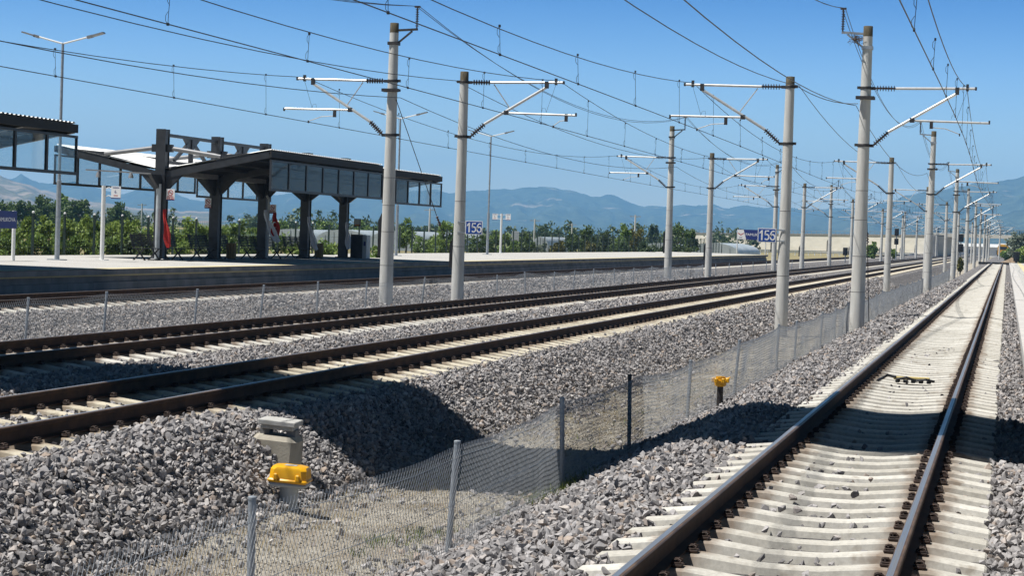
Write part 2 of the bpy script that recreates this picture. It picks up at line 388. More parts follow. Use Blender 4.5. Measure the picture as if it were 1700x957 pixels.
# ------------------------------------------------------------------ terrain
TRK = {1: -1.34, 2: -9.63, 3: -14.25, 4: -23.05}
ST = -.18                                               # sleeper top
PX = [-30, -25.2, -24.4, -21.3, -20.7, -19.4, -18.4, -17.6, -16.9, -16.2, -15.5, -12.9, -11.9, -10.93, -8.3, -7.9, -7.0, -6.6, -5.2, -4.8, -3.35, -3.1, -2.64, -.04, .3, .6, 2]
PZ = [-.6, -.30, -.27, -.27, -.30, -.60, -.64, -.48, -.30, -.29, -.29, -.29, -.25, -.29, -.295, -.325, -.98, -1.04, -1.03, -.98, -.31, -.275, -.285, -.285, -.30, -.32, -.32]
def vnoise(x, y, seed=0):
    xi = np.floor(x).astype(np.int64); yi = np.floor(y).astype(np.int64); fx = x - xi; fy = y - yi
    fx = fx * fx * (3 - 2 * fx); fy = fy * fy * (3 - 2 * fy)
    def hsh(a, b):
        h = (a * 374761393 + b * 668265263 + seed * 982451653) & 0x7fffffff
        h = ((h ^ (h >> 13)) * 1274126177) & 0x7fffffff
        return ((h ^ (h >> 16)) & 0xffff) / 65535.0
    return (hsh(xi, yi) * (1 - fx) + hsh(xi + 1, yi) * fx) * (1 - fy) + (hsh(xi, yi + 1) * (1 - fx) + hsh(xi + 1, yi + 1) * fx) * fy - .5
def height(x, y):
    x = np.asarray(x, float); y = np.asarray(y, float)
    z = np.interp(x, PX, PZ)
    amp = np.interp(x, [-21.5, -20.5, -19, -16.5, -15.6, -12.9, -12, -11, -8.3, -7.8, -7.2, -5, -3.6, -2.7, -2.6, .3, .6], [.02, .05, .06, .05, .015, .015, .05, .02, .02, .10, .11, .07, .06, .03, .01, .02, 0])
    amp = np.where((x < -24.3) | (x > .6), 0, amp)
    n = vnoise(x * .9 + 40, y * .9, 1) * 1.3 + vnoise(x * 2.3, y * 2.3, 2) * .6 + vnoise(x * 6, y * 6, 3) * .25
    z = z + amp * n
    # ballast heaped over the near sleepers of the second track
    k = np.clip((21.5 - y) / 3.5, 0, 1) * np.clip((x + 11.0) / .5, 0, 1) * np.clip((-7.9 - x) / .4, 0, 1)
    z = z + k * .035
    # heap of ballast round the concrete block
    z = z + .12 * np.exp(-(((x + 7.9) / .7) ** 2 + ((y - 19.0) / 2.2) ** 2))
    return z
ys = np.concatenate([[-300, -60, -10, 2], np.arange(6, 60, .16), np.arange(60, 130, .5), np.arange(130, 300, 4), [320, 360, 420, 500, 600, 800, 1200, 2000, 4000, 8000, 14400]])
xs = np.concatenate([[-13800, -8000, -4000, -2000, -1000, -500, -250, -120, -70, -45, -36], np.arange(-30, -25.2, 1), np.arange(-25.2, .65, .085), [1, 2, 6, 12, 30, 80, 300, 1000, 4000, 13800]])
GX, GY = np.meshgrid(xs, ys)
GZ = height(GX, GY)
corr = (GX > -25.3) & (GX < .66) & (GY < 640)
GZ = np.where(corr, GZ, np.where(GX < 0, -.62, -.45))
V = np.stack([GX, GY, GZ], -1).reshape(-1, 3); nx = len(xs); ny = len(ys)
idx = np.arange(nx * ny).reshape(ny, nx)
F = np.stack([idx[:-1, :-1], idx[:-1, 1:], idx[1:, 1:], idx[1:, :-1]], -1).reshape(-1, 4)
g = np_mesh('ground', V, F, M['ground'], smooth=True); tag(g, kind='structure')
zone = np.zeros((len(V), 4), dtype=np.float32); zone[:, 3] = 1
xx, yy = V[:, 0], V[:, 1]
zone[:, 0] = np.where((xx > -7.15) & (xx < -4.55), 0.0, .5)
zone[:, 0] = np.where((xx > -7.15) & (xx < -4.55), .2 + .25 * np.clip(np.maximum((-6.7 - xx) / .4, (xx + 4.95) / .35), 0, 1), .62)
zone[:, 1] = np.where((xx < -25.3) | (xx > .66) | (yy > 640), 1, 0)
zone[:, 2] = np.clip((-xx - 50) / 30, 0, 1); zone[:, 2] = np.where(xx > 20, 1, zone[:, 2])
ca = g.data.color_attributes.new('zone', 'FLOAT_COLOR', 'POINT'); ca.data.foreach_set('color', zone.ravel())

# ------------------------------------------------------------------ scattered stones (nobody could count them)
def projmask(P, mx=420):
    c = (P - np.array(EYE)) @ np.array(CAM)            # camera space
    z = -c[:, 2]; px = CX + FPX * c[:, 0] / z; py = CY - FPX * c[:, 1] / z
    return (z > 2) & (px > -mx) & (px < 1700 + mx) & (py < 957 + mx)
def hull_proto(n, seed):
    """an angular broken stone: convex hull of a few points, triangulated"""
    import bmesh
    rg = np.random.default_rng(seed); u = rg.normal(size=(n, 3)); u /= np.linalg.norm(u, axis=1, keepdims=True); u *= rg.uniform(.75, 1.15, (n, 1))
    u *= np.array([rg.uniform(.95, 1.4), rg.uniform(.75, 1.0), rg.uniform(.55, .8)])
    bm = bmesh.new(); vs = [bm.verts.new(tuple(p)) for p in u]; r = bmesh.ops.convex_hull(bm, input=vs)
    bmesh.ops.delete(bm, geom=[v for v in bm.verts if not v.link_faces], context='VERTS')
    bmesh.ops.triangulate(bm, faces=bm.faces); bmesh.ops.recalc_face_normals(bm, faces=bm.faces); bm.verts.index_update()
    V = np.array([v.co[:] for v in bm.verts]); F = np.array([[v.index for v in f.verts] for f in bm.faces]); bm.free(); return V, F
NEAR = [hull_proto(11, 500 + k) for k in range(26)]
FARP = [hull_proto(8, 900 + k) for k in range(20)]
def rocks(P, r, protos):
    Vs = []; Fs = []; o = 0; which = RNG.integers(0, len(protos), len(P))
    for k, (base, faces) in enumerate(protos):
        sel = which == k; p = P[sel]; n = len(p)
        if not n: continue
        q = RNG.normal(size=(n, 4)); q /= np.linalg.norm(q, axis=1, keepdims=True); w, x, y, z = q.T
        Rm = np.stack([1 - 2 * (y * y + z * z), 2 * (x * y - z * w), 2 * (x * z + y * w), 2 * (x * y + z * w), 1 - 2 * (x * x + z * z), 2 * (y * z - x * w), 2 * (x * z - y * w), 2 * (y * z + x * w), 1 - 2 * (x * x + y * y)], -1).reshape(n, 3, 3)
        v = np.einsum('nij,kj->nki', Rm, base) * r[sel][:, None, None] + p[:, None]
        f = faces[None] + (np.arange(n) * len(base))[:, None, None] + o
        Vs.append(v.reshape(-1, 3)); Fs.append(f.reshape(-1, 3)); o += n * len(base)
    return np.concatenate(Vs), np.concatenate(Fs)
def on_sleeper(x, y, t, y0):
    ph = (y - y0 + .3) % .6 - .3
    return (np.abs(x - TRK[t]) < 1.33) & (np.abs(ph) < .13)
SL0 = {1: 10.2, 2: 14.4, 3: 21.6, 4: 33.0}
def scatter(zones, protos, rmin, rmax, name, mat, sink=.7, lift=1.45):
    Ps = []; Rs = []
    for (x0, x1, y0, y1, den) in zones:
        n = int((x1 - x0) * (y1 - y0) * den); x = RNG.uniform(x0, x1, n); y = RNG.uniform(y0, y1, n)
        r = rmin + (rmax - rmin) * RNG.beta(1.6, 2.6, n)
        keep = np.ones(n, bool)
        for t in TRK:
            keep &= ~(on_sleeper(x, y, t, SL0[t]) & (RNG.uniform(0, 1, n) > (.12 * (t == 2) * (y < 19)) + .0015))
            for rx in (TRK[t] - .7535, TRK[t] + .7535): keep &= np.abs(x - rx) > .14
        x, y, r = x[keep], y[keep], r[keep]
        P = np.stack([x, y, height(x, y) + r * RNG.uniform(-sink, lift, len(r))], -1)
        for t in TRK:                                   # a stray stone lies on the sleeper, not in it
            sl = on_sleeper(x, y, t, SL0[t]); P[sl, 2] = np.maximum(P[sl, 2], ST - .03)
        mk = projmask(P); Ps.append(P[mk]); Rs.append(r[mk])
    P = np.concatenate(Ps); r = np.concatenate(Rs); v, f = rocks(P, r, protos)
    o = np_mesh(name, v, f, mat); tag(o, kind='stuff'); return len(P)
n1 = scatter([(-5.0, -2.5, 11, 24, 680), (-2.6, -.06, 10, 24, 55), (-.06, .34, 10, 24, 520), (-2.66, -2.4, 10, 24, 200), (-8.5, -6.95, 13, 24, 740), (-13, -8.3, 17, 24, 480)], NEAR, .020, .054, 'ballast_gravel', M['stone'])
n2 = scatter([(-5.0, -2.5, 24, 44, 480), (-2.6, -.06, 24, 44, 36), (-.06, .34, 24, 44, 380), (-8.5, -6.95, 24, 46, 540), (-13.1, -8.3, 24, 46, 350), (-21.6, -17.0, 30, 52, 260), (-16.6, -12.9, 26, 46, 170)], FARP, .022, .055, 'ballast_gravel', M['stone'])
n3 = scatter([(-5.0, -2.5, 44, 74, 170), (.0, .34, 44, 74, 170), (-8.5, -6.95, 46, 74, 200), (-13.1, -10.9, 46, 74, 170), (-21.6, -17.0, 52, 84, 160)], FARP, .035, .075, 'ballast_gravel', M['stone'])
n6 = scatter([(-5.0, -2.5, 74, 135, 80), (.0, .34, 74, 135, 80), (-8.5, -6.95, 74, 135, 90), (-13.1, -10.9, 74, 130, 80), (-21.6, -17.0, 84, 135, 75)], FARP, .05, .095, 'ballast_gravel', M['stone'])
n4 = scatter([(-7.4, -4.6, 13, 40, 420)], FARP, .006, .022, 'soil_pebbles', M['pebble'], .1, .6)
n5 = scatter([(-7.6, -6.5, 13, 50, 60), (-5.4, -4.5, 13, 50, 60), (-6.6, -5.3, 13, 50, 8)], NEAR, .02, .05, 'loose_stones', M['stone'])

# dry grass and weeds in the ditch
def blades(cx, cy, n, spread, h, w, name, mat, zf=height):
    n = int(n); x = cx + RNG.normal(0, spread, n); y = cy + RNG.normal(0, spread, n); z = zf(x, y)
    a = RNG.uniform(0, 2 * PI, n); hh = h * RNG.uniform(.4, 1.1, n); lean = RNG.normal(0, .45, (n, 2)) * hh[:, None]
    dx, dy = np.cos(a) * w / 2, np.sin(a) * w / 2
    v = np.stack([np.stack([x - dx, y - dy, z - .01], -1), np.stack([x + dx, y + dy, z - .01], -1), np.stack([x + lean[:, 0], y + lean[:, 1], z + hh], -1)], 1)
    return v.reshape(-1, 3)
vs = []
for k in range(420):
    vs.append(blades(random.uniform(-7.0, -4.7), random.uniform(14, 46), 16, .09, .09, .008, '', None))
v = np.concatenate(vs); tag(np_mesh('dry_grass', v, np.arange(len(v)).reshape(-1, 3), M['straw']), kind='stuff')
vs = []
for k in range(40): vs.append(blades(random.uniform(-4.95, -4.5), random.gauss(21.2, .8), 14, .06, .17, .016, '', None))
for k in range(24): vs.append(blades(random.uniform(-5.7, -5.0), random.gauss(17.8, .5), 14, .07, .10, .012, '', None))
for k in range(40): vs.append(blades(random.uniform(-6.9, -4.6), random.uniform(24, 60), 10, .08, .10, .014, '', None))
v = np.concatenate(vs); tag(np_mesh('green_weeds', v, np.arange(len(v)).reshape(-1, 3), M['weed']), kind='stuff')

# ------------------------------------------------------------------ railway tracks
def sleeper_mb():
    st = [(-1.3, -.062, .085, .14), (-1.285, -.05, .095, .15), (-1.1, -.028, .095, .15), (-.93, -.004, .09, .15), (-.58, 0, .088, .15), (-.40, -.02, .08, .135), (-.2, -.042, .075, .12), (0, -.045, .075, .115)]
    st = st + [(-a, b, c, e) for a, b, c, e in st[-2::-1]]
    vs = []; fs = []
    for x, z, wt, wb in st: vs += [(x, -wb, -.21), (x, -wt - .006, z - .014), (x, -wt + .010, z), (x, wt - .010, z), (x, wt + .006, z - .014), (x, wb, -.21)]
    for i in range(len(st) - 1):
        for k in range(5): a = i * 6 + k; fs.append((a, a + 1, a + 7, a + 6))
    fs += [(0, 1, 2, 3, 4, 5), tuple(len(vs) - 1 - k for k in range(6))]
    return vs, fs
SV, SF = sleeper_mb()
def clip_mb(sg):
    b = MB(); s = sg
    b.box(*sorted((.0, s * .115)), -.075, .075, .0, .028, .008)
    for q in (-1, 1):
        b.tube([(s * .012, q * .018, .034), (s * .04, q * .022, .056), (s * .075, q * .033, .064), (s * .10, q * .05, .054), (s * .094, q * .066, .036), (s * .055, q * .066, .034), (s * .018, q * .056, .036)], .0085, 5)
    b.lathe((s * .055, 0, .028), [(.02, 0), (.02, .016), (.026, .018), (.017, .03), (.017, .044)], 6)
    return b
RAILP = [(-.075, -.172), (.075, -.172), (.075, -.160), (.012, -.140), (.0085, -.12), (.0085, -.055), (.034, -.043), (.036, -.010), (.030, -.002), (.013, 0), (-.028, -.0015), (-.036, -.010), (-.034, -.043), (-.0085, -.055), (-.0085, -.12), (-.012, -.140), (-.075, -.160)]
clipmesh = {}
def track(t, y0, y1, sm, label):
    X = TRK[t]; root = empty('railway_track', (X, SL0[t], 0), label, 'railway track', 'railway tracks')
    ysb = np.concatenate([np.arange(y0, 120, 2.0), np.linspace(120, y1, 20)])
    for sx in (-1, 1):
        b = MB(); n = len(RAILP)
        vs = []; fs = []; mi = []
        for y in ysb:
            for px, pz in RAILP: vs.append((X + sx * .7535 + px, y, pz))
        for i in range(len(ysb) - 1):
            for k in range(n):
                j = (k + 1) % n; fs.append((i * n + k, i * n + j, (i + 1) * n + j, (i + 1) * n + k))
                mi.append(1 if k == 9 else (2 if k in (7, 8, 10) else 0))
        fs.append(tuple(range(n))); mi.append(0); fs.append(tuple(range((len(ysb) - 1) * n, len(ysb) * n))); mi.append(0)
        b.v = vs; b.f = fs; b.m = mi
        b.build('rail', [M['rust'], M['rail_top'], M['rail_edge']], root)
    nm = 100; first = None; kids = []
    for k in range(nm):
        if first is None:
            b = MB(); b.add([(x, y, z) for x, y, z in SV], SF); o = b.build('sleeper', sm, root, world=False)
            first = o
            for sx in (-1, 1):
                for side in (-1, 1):
                    c = clip_mb(side).build('rail_clip', M['clip'], o, world=False)
                    c.scale = (.74, .70, .78); c.location = (sx * .7535 + side * .064, 0, .004); kids.append(c)
        else:
            o = first.copy(); COL.objects.link(o); o.parent = root
            if t != 4:
                for c0 in kids:
                    c = c0.copy(); COL.objects.link(c); c.parent = o
        o.location = (random.uniform(-.012, .012), .6 * k + random.uniform(-.012, .012), ST + random.uniform(-.004, .003))
        o.rotation_euler = (0, 0, random.uniform(-.006, .006))
    # the rest, past the hundred nearest
    yr = [SL0[t] - .6 * k for k in range(1, int((SL0[t] - y0) / .6))] + list(np.arange(SL0[t] + .6 * nm, min(y1, 420), .6))
    yr = np.array(yr); V0 = np.array(SV); nv = len(SV)
    Q = V0[None] + np.stack([np.zeros_like(yr), yr - SL0[t], np.full_like(yr, ST)], -1)[:, None]
    quads = np.array([f for f in SF if len(f) == 4])
    FF = quads[None] + (np.arange(len(yr)) * nv)[:, None, None]
    o = np_mesh('sleeper', Q.reshape(-1, 3), FF.reshape(-1, 4), sm, root); o['kind'] = 'stuff'
    # fastenings of those sleepers, as one dotted row
    b = MB()
    for y in yr[yr < 210]:
        for sx in (-1, 1):
            for side in (-1, 1):
                x = X + sx * .7535 + side * .13; b.box(x - .035, x + .035, y - .045, y + .045, ST + .002, ST + .06, .015)
    o = b.build('rail_clip', M['clip'], root); o['kind'] = 'stuff'
    return root
track(1, 5, 296, M['sleeper_pale'], 'railway track on pale concrete sleepers along the right-hand platform')
track(2, 6, 640, M['sleeper_warm'], 'railway track on the heap of ballast just beyond the ditch with the yellow boxes')
track(3, 8, 640, M['sleeper_pale'], 'farther of the two railway tracks in the middle, below the tall masts')
track(4, 14, 640, M['sleeper_pale'], 'railway track at the foot of the dark platform wall on the left')

# beacon lying between the rails
r = empty('track_beacon', (-1.37, 31.62, -.2), 'yellow bar with black cables lying between the rails of the right track', 'track beacon')
MB().box(-1.66, -1.10, 31.56, 31.70, -.165, -.115, .015).build('bar', simple('weathered_yellow', (.52, .42, .16), (.36, .28, .11), .8, scale=9), r)
b = MB()
for k in range(5):
    x = -1.62 + k * .12; b.box(x, x + .07, 31.40, 31.53, -.20, -.15, .012)
b.build('bracket', M['black'], r)
MB().tube([(-1.62, 31.5, -.12), (-1.75, 31.6, -.10), (-1.83, 31.45, -.15), (-1.88, 31.2, -.17)], .022, 7).build('cable', M['black'], r)
MB().tube([(-1.60, 31.42, -.15), (-1.45, 31.36, -.11), (-1.3, 31.4, -.16), (-1.15, 31.37, -.13), (-1.02, 31.42, -.16)], .02, 7).build('cable', M['black'], r)

# ------------------------------------------------------------------ wire mesh fences beside the tracks
def chain_fence(name, X, posts, hgt, label, ymax, pitch, dark=(), leans=None, wr=.0021, every=1):
    root = empty(name, (X, posts[0], float(height(X, posts[0]))), label, 'fence')
    tops = []
    for i, y in enumerate(posts):
        x = X + random.uniform(-.04, .04) + (.15 if X > -6 and i == 1 else 0); z = float(height(x, y)); ln = leans[i] if leans and i < len(leans) else random.uniform(-.05, .05)
        h = hgt + random.uniform(-.05, .05); lx = random.uniform(-.03, .03)
        b = MB(); b.tube([(x, y, z - .08), (x + ln * .5 + lx * .5, y, z + h * .5), (x + ln + lx, y, z + h)], .027, 10)
        b.lathe((x + ln + lx, y, z + h), [(.031, -.01), (.031, .006), (.02, .012)], 10)
        o = b.build('post', M['steel_dark'] if i in dark else M['galv'], root, smooth=40)
        tops.append((y, x + ln * .9, z + h * .97, x, z))
    T = np.array(tops)
    def surf(y, u, w=0):
        """point on the mesh: y along, u 0..1 up"""
        xt = np.interp(y, T[:, 0], T[:, 1]); zt = np.interp(y, T[:, 0], T[:, 2]); xb = np.interp(y, T[:, 0], T[:, 3]); zb = height(xb, y) + .02
        ph = np.interp(y, T[:, 0], np.arange(len(T))); sag = np.abs(np.sin(ph * PI))
        zt = zt - .05 * sag - .03 * vnoise(y * 1.3, y * 0, 8) - .03
        bul = .05 * vnoise(y * .8, u * 2, 5) * np.sin(u * PI)
        return np.stack([xb + (xt - xb) * u + bul + .035, y, zb + (zt - zb) * u], -1)
    Vv = []; 
    for s in (-1, 1):
        y = np.arange(posts[0] - 3, min(posts[-1], ymax) + 2, pitch); run = hgt * .56 * s
        segs = 7
        P = [surf(y + run * (k / segs - .5), np.full_like(y, k / segs)) for k in range(segs + 1)]
        # small spike where two wires are twisted together at the top
        P.append(P[-1] + np.array([0, s * .008, .035]))
        P = np.stack(P, 1)                                # (n, segs+2, 3)
        n, kk = P.shape[:2]
        off = np.array([(wr, 0, 0), (-wr * .5, wr * .87, 0), (-wr * .5, -wr * .87, 0)])
        grow = np.interp(P[:, :, 1], [15, 60, 120], [1, 1.0, 1.3])[..., None, None]
        R = (P[:, :, None] + off[None, None] * grow).reshape(n, kk * 3, 3)
        q = []
        for a in range(kk - 1):
            for c in range(3): q.append((a * 3 + c, a * 3 + (c + 1) % 3, a * 3 + 3 + (c + 1) % 3, a * 3 + 3 + c))
        q = np.array(q); f = q[None] + (np.arange(n) * kk * 3)[:, None, None]
        Vv.append((R.reshape(-1, 3), f.reshape(-1, 4)))
    v = np.concatenate([Vv[0][0], Vv[1][0]]); f = np.concatenate([Vv[0][1], Vv[1][1] + len(Vv[0][0])])
    np_mesh('wire_mesh', v, f, M['mesh_wire'], root, off=WORLD[root.name])
    for u in (.93, .5, .1):                               # straining wires
        yy = np.arange(posts[0] - 3, posts[-1] + .1, 1.2); MB().tube([tuple(p) for p in surf(yy, np.full_like(yy, u))], .0028, 4).build('straining_wire', M['galv'], root)
    return root
posts1 = [12.35, 16.5, 21.7, 25.8, 30.9, 36.1, 43.4, 47.1, 53.3, 58.0, 62.9, 67.9, 72.9, 77.4, 82, 87, 94, 100.5, 106, 112, 118, 125, 132, 140, 148, 156, 165, 174, 184, 195, 206]
chain_fence('wire_fence', -4.80, posts1, 1.06, 'low wire mesh fence in the ditch left of the right-hand track', 175, .062, dark=(3,), leans=[0, .08, -.05, 0, .03, .10, .02, .05, .02, .03])
posts2 = [25.6, 30.2, 34.7, 38.2, 42.9, 47, 51.3, 55.7, 61.3, 66.3, 71.2, 75.7, 80.7, 84.6, 89, 94, 98.9, 104, 110, 116, 122, 128, 134, 141, 148, 156, 165, 175]
chain_fence('wire_fence', -18.4, posts2, 1.02, 'low wire mesh fence on grey posts below the left platform', 120, .075, leans=[0, 0, .06, .03, .05, .12, .03, .03, .07])

# ------------------------------------------------------------------ overhead line masts
YM = [61.4 + 55.1 * k for k in range(9)]
ROWS = {'A': (-6.72, -.81, 7.08, -1), 'B': (-4.40, -.77, 8.66, 1), 'C': (-19.62, -.51, 8.65, -1), 'D': (-17.20, -.26, 7.10, 1)}
def insul(b, p0, p1, n=7, r0=.032, r1=.09):
    p0 = Vector(p0); p1 = Vector(p1); L_ = (p1 - p0).length; ax = (p1 - p0) / L_
    pr = [(r0, 0)]
    for k in range(n):
        h = L_ * (.12 + .76 * k / (n - 1)); pr += [(r0, h - .022), (r1, h - .012), (r1 * .95, h + .006), (r0, h + .016)]
    pr.append((r0, L_)); b._lathe(p0, pr, 10, ax)
def make_mast(row):
    X, zb, zt, s = ROWS[row]; root = empty('catenary_mast', (X, YM[0], zb)); Y = YM[0]
    def P(x, z, y=0): return (X + s * x, Y + y, z)
    tall = zt > 8
    r0, r1 = (.232, .142) if tall else (.205, .135)
    H = zt - zb
    def rad(z): return r0 + (r1 - r0) * (z - zb) / H
    b = MB(); b._lathe(Vector((X, Y, zb - .5)), [(r0 + .003, 0), (r0, .5), (rad(zt - .32), H + .5 - .32)], 28, Vector((0, 0, 1)))
    b.build('pole', M['concrete_pole'], root, smooth=50)
    MB()._lathe(Vector((X, Y, zt - .32)), [(rad(zt - .32) + .001, 0), (r1, .31), (r1 * .93, .32)], 28, Vector((0, 0, 1))).build('pole_cap', M['cap'], root, smooth=50)
    for z in ((zb + 1.25, zb + 2.35, 2.7, 3.6) if tall else (zb + 1.7, 2.9)):
        b = MB(); b._lathe(Vector((X, Y, z)), [(rad(z) + .002, 0), (rad(z) + .004, .006), (rad(z) + .002, .012)], 28, Vector((0, 0, 1))); b.build('band', M['steel_dark'], root)
    ztop = 6.76
    for z in (ztop, 5.0) + ((6.45,) if tall else ()):
        b = MB(); b._lathe(Vector((X, Y, z - .045)), [(rad(z) + .012, 0), (rad(z) + .02, .012), (rad(z) + .02, .078), (rad(z) + .012, .09)], 20, Vector((0, 0, 1)))
        b.box(*sorted((X + s * (rad(z)), X + s * (rad(z) + .13))), Y - .05, Y + .05, z - .05, z + .04)
        b.box(*sorted((X - s * (rad(z)), X - s * (rad(z) + .10))), Y - .06, Y + .06, z - .03, z + .05)
        if z == 6.45: b.box(X - .28, X + .28, Y - .30, Y - .14, 6.40, 6.50)
        b.build('clamp', M['steel_dark'], root)
    rp = rad(ztop)
    # top tube
    b = MB(); insul(b, P(rp + .12, ztop), P(rp + .78, ztop + .0)); b.build('insulator', M['insulator'], root, smooth=30)
    b = MB(); b.tube([P(rp + .74, ztop), P(3.28, ztop + .03)], .042, 10)
    b.build('top_tube', M['alu'], root, smooth=40)
    b = MB(); insul(b, P(rp + .14, 5.02), P(.75, 5.44)); b.build('insulator', M['insulator'], root, smooth=30)
    b = MB(); b.tube([P(.72, 5.42), P(2.74, 6.64)], .046, 10); b.build('diagonal_tube', M['alu'], root, smooth=40)
    b = MB(); b.tube([P(1.42, 5.79), P(3.72, 5.80 if s < 0 else 5.75)], .036, 10); b.build('registration_tube', M['alu'], root, smooth=40)
    if row != 'B': MB().tube([P(rp + .86, ztop - .06), P(1.55, 5.94)], .018, 8).build('brace_tube', M['alu'], root, smooth=40)
    xs0 = 1.95 if s < 0 else (2.0 if row == 'B' else 3.4)
    zs0 = 5.62
    xc = 2.86 if row != 'D' else 3.0
    MB().tube([P(xs0, zs0 - .03), P((xs0 + xc) / 2, zs0 - .06), P(xc, 5.40)], .014, 8).build('steady_arm', M['alu'], root, smooth=40)
    for xa, xb, w_, za, zb_ in ((3.0, 3.08, .04, ztop - .05, ztop + .16), (3.26, 3.32, .04, ztop - .02, ztop + .08), (2.68, 2.80, .05, ztop - .16, ztop + .06), (1.36, 1.5, .045, 5.73, 5.87), (xs0 - .04, xs0 + .06, .03, 5.55, 5.80), (3.70, 3.75, .035, 5.72, 5.83), (xc - .02, xc + .02, .03, 5.34, 5.42)):
        MB().box(*sorted((X + s * xa, X + s * xb)), Y - w_, Y + w_, za, zb_).build('fitting', M['steel_dark'], root)
    b = MB(); b.tube([P(3.04, ztop - .03), P(2.75, 5.84)], .005, 5); b.tube([P(2.75, 5.84), P(2.72, 5.95), P(2.62, 5.97), P(2.6, 5.86)], .005, 5); b.build('hanger', M['wire'], root)
    if tall:
        b = MB(); q = -s
        b.beam((X + q * .12, Y - .02, zt - .24), (X + q * .80, Y - .02, zt - .20), .07, .07); b.beam((X + q * .13, Y - .02, zt - .66), (X + q * .62, Y - .02, zt - .26), .055, .055)
        b.box(X - rad(zt - .66) - .02, X + rad(zt - .66) + .02, Y - .17, Y + .17, zt - .72, zt - .62)
        b.build('bracket', M['galv'] if row == 'B' else M['steel_dark'], root)
        b = MB(); insul(b, (X + q * .77, Y - .02, zt - .17), (X + q * .77, Y - .02, zt + .52), 8, .024, .06); b.box(X + q * .77 - .09, X + q * .77 + .09, Y - .06, Y + .06, zt + .50, zt + .56)
        b.build('insulator', M['insulator'], root, smooth=30)
    # narrow dark plate on the flank of the mast
    if row in 'CD':
        z0, z1 = (1.05, 2.45) if row == 'C' else (.75, 1.75)
        MB().prism([(X - rad(1) - .005, z1), (X - rad(1) - .115, z1 - .25), (X - rad(1) - .115, z0), (X - rad(1) - .01, z0)], 'y', Y - .02, Y + .02).build('plate', M['black'], root)
    return root
ORD = ['nearest', 'second', 'third', 'fourth', 'fifth', 'sixth', 'seventh', 'eighth', 'ninth']
ROWTXT = {'A': 'short concrete mast with arm to the left, %s of the row beyond the ditch',
          'B': 'tall concrete mast with arm to the right, %s of its row',
          'C': 'tall concrete mast with arm to the left, %s of its row',
          'D': 'short concrete mast with arm to the right, %s of its row'}
for row in 'ABCD':
    m0 = make_mast(row); z0 = m0.location.z
    for k, y in enumerate(YM):
        X = ROWS[row][0]
        o = m0 if k == 0 else copy_tree(m0, None, (X, y, z0))
        tag(o, ROWTXT[row] % (ORD[k] + (' mast' if k == 0 else '')), 'catenary mast', 'overhead line masts in four rows along the tracks')
        if k: o.rotation_euler = (random.uniform(-.006, .006), random.uniform(-.006, .006), random.uniform(-.02, .02))
    if row == 'B':
        nest = MB(); c = Vector((X - .32, YM[0] - .05, 8.25))
        for k in range(130):
            a = random.uniform(0, 2 * PI); p = c + Vector((random.gauss(0, .10), random.gauss(0, .10), random.gauss(0, .06))); q = p + Vector((math.cos(a), math.sin(a), random.gauss(0, .35))) * random.uniform(.06, .17)
            nest.tube([p, q], .006, 3, cap=False)
        tag(nest.build('bird_nest', M['twig']), 'bird nest of dry twigs under the feeder bracket of a tall mast', 'bird nest')
# the mast that stands at the end of the right-hand track
far = copy_tree([o for o in COL.objects if o.name == 'catenary_mast'][0], None, (-1.7, 462, -.55), 'lone concrete mast standing in line with the end of the right-hand track')
far.rotation_euler = (0, 0, PI)

# ------------------------------------------------------------------ overhead wires
WR = .0105
def sagline(p0, p1, sag, n=14):
    p0 = Vector(p0); p1 = Vector(p1); return [p0.lerp(p1, i / n) - Vector((0, 0, sag * 4 * (i / n) * (1 - i / n))) for i in range(n + 1)]
YS = [YM[0] - 55.1 * 1] + YM
XC = {1: -4.40 + 2.86, 2: -6.72 - 2.86, 3: -17.2 + 3.0, 4: -19.62 - 2.86}
LNAME = {1: 'overhead wires with droppers above the right-hand track', 2: 'overhead wires with droppers above the track beyond the ditch', 3: 'overhead wires with droppers above the farther middle track', 4: 'overhead wires with droppers above the track beside the left platform'}
for t in (1, 2, 3, 4):
    root = empty('overhead_line', (XC[t], YS[0], 5.35), LNAME[t], 'overhead line', 'overhead lines above the tracks')
    mes = []; con = []; dr = []
    for k in range(len(YS) - 1):
        ya, yb = YS[k], YS[k + 1]; stg = .12 if k % 2 else -.12
        a = (XC[t] + (.16 if t in (1, 3) else -.16), ya, 6.84); bb = (XC[t] + (.16 if t in (1, 3) else -.16), yb, 6.84)
        seg = sagline(a, bb, .95, 18); mes += seg if not mes else seg[1:]
        seg = [(XC[t] + stg * math.cos(PI * i / 6), ya + (yb - ya) * i / 6, 5.35) for i in range(7)]; con += seg if not con else seg[1:]
        if k < 4:
            for i in range(8):
                u = (i + .5 + (.18 if t % 2 else -.1)) / 8; y = ya + (yb - ya) * u; z = 6.84 - .95 * 4 * u * (1 - u); x1 = XC[t] + stg * math.cos(PI * u); x0 = x1 * .85 + a[0] * .15
                dr.append(((x0, y, z), (x1, y, 5.35)))
    MB().tube(mes, WR, 5).build('messenger_wire', M['wire'], root)
    MB().tube(con, WR * 1.05, 5).build('contact_wire', M['wire'], root)
    for p, q in dr:
        b = MB(); p = Vector(p); q = Vector(q); b.tube([p, q], .0055, 4)
        for e, sg in ((p, -1), (q, 1)):
            b.tube([e + Vector((.0, 0, 0)), e + Vector((-.045, 0, sg * .06)), e + Vector((-.045, 0, sg * .15)), e + Vector((0, 0, sg * .22))], .005, 4); b.box(e.x - .018, e.x + .018, e.y - .025, e.y + .025, e.z - .025, e.z + .025)
        b.build('dropper', M['wire'], root)
def cable(label, pts_list, r=.011, grp=None):
    mb = MB()
    for pts in pts_list: mb.tube(pts, r, 5)
    return tag(mb.build('feeder_cable', M['wire']), label, 'cable', 'feeder and return cables strung from mast to mast')
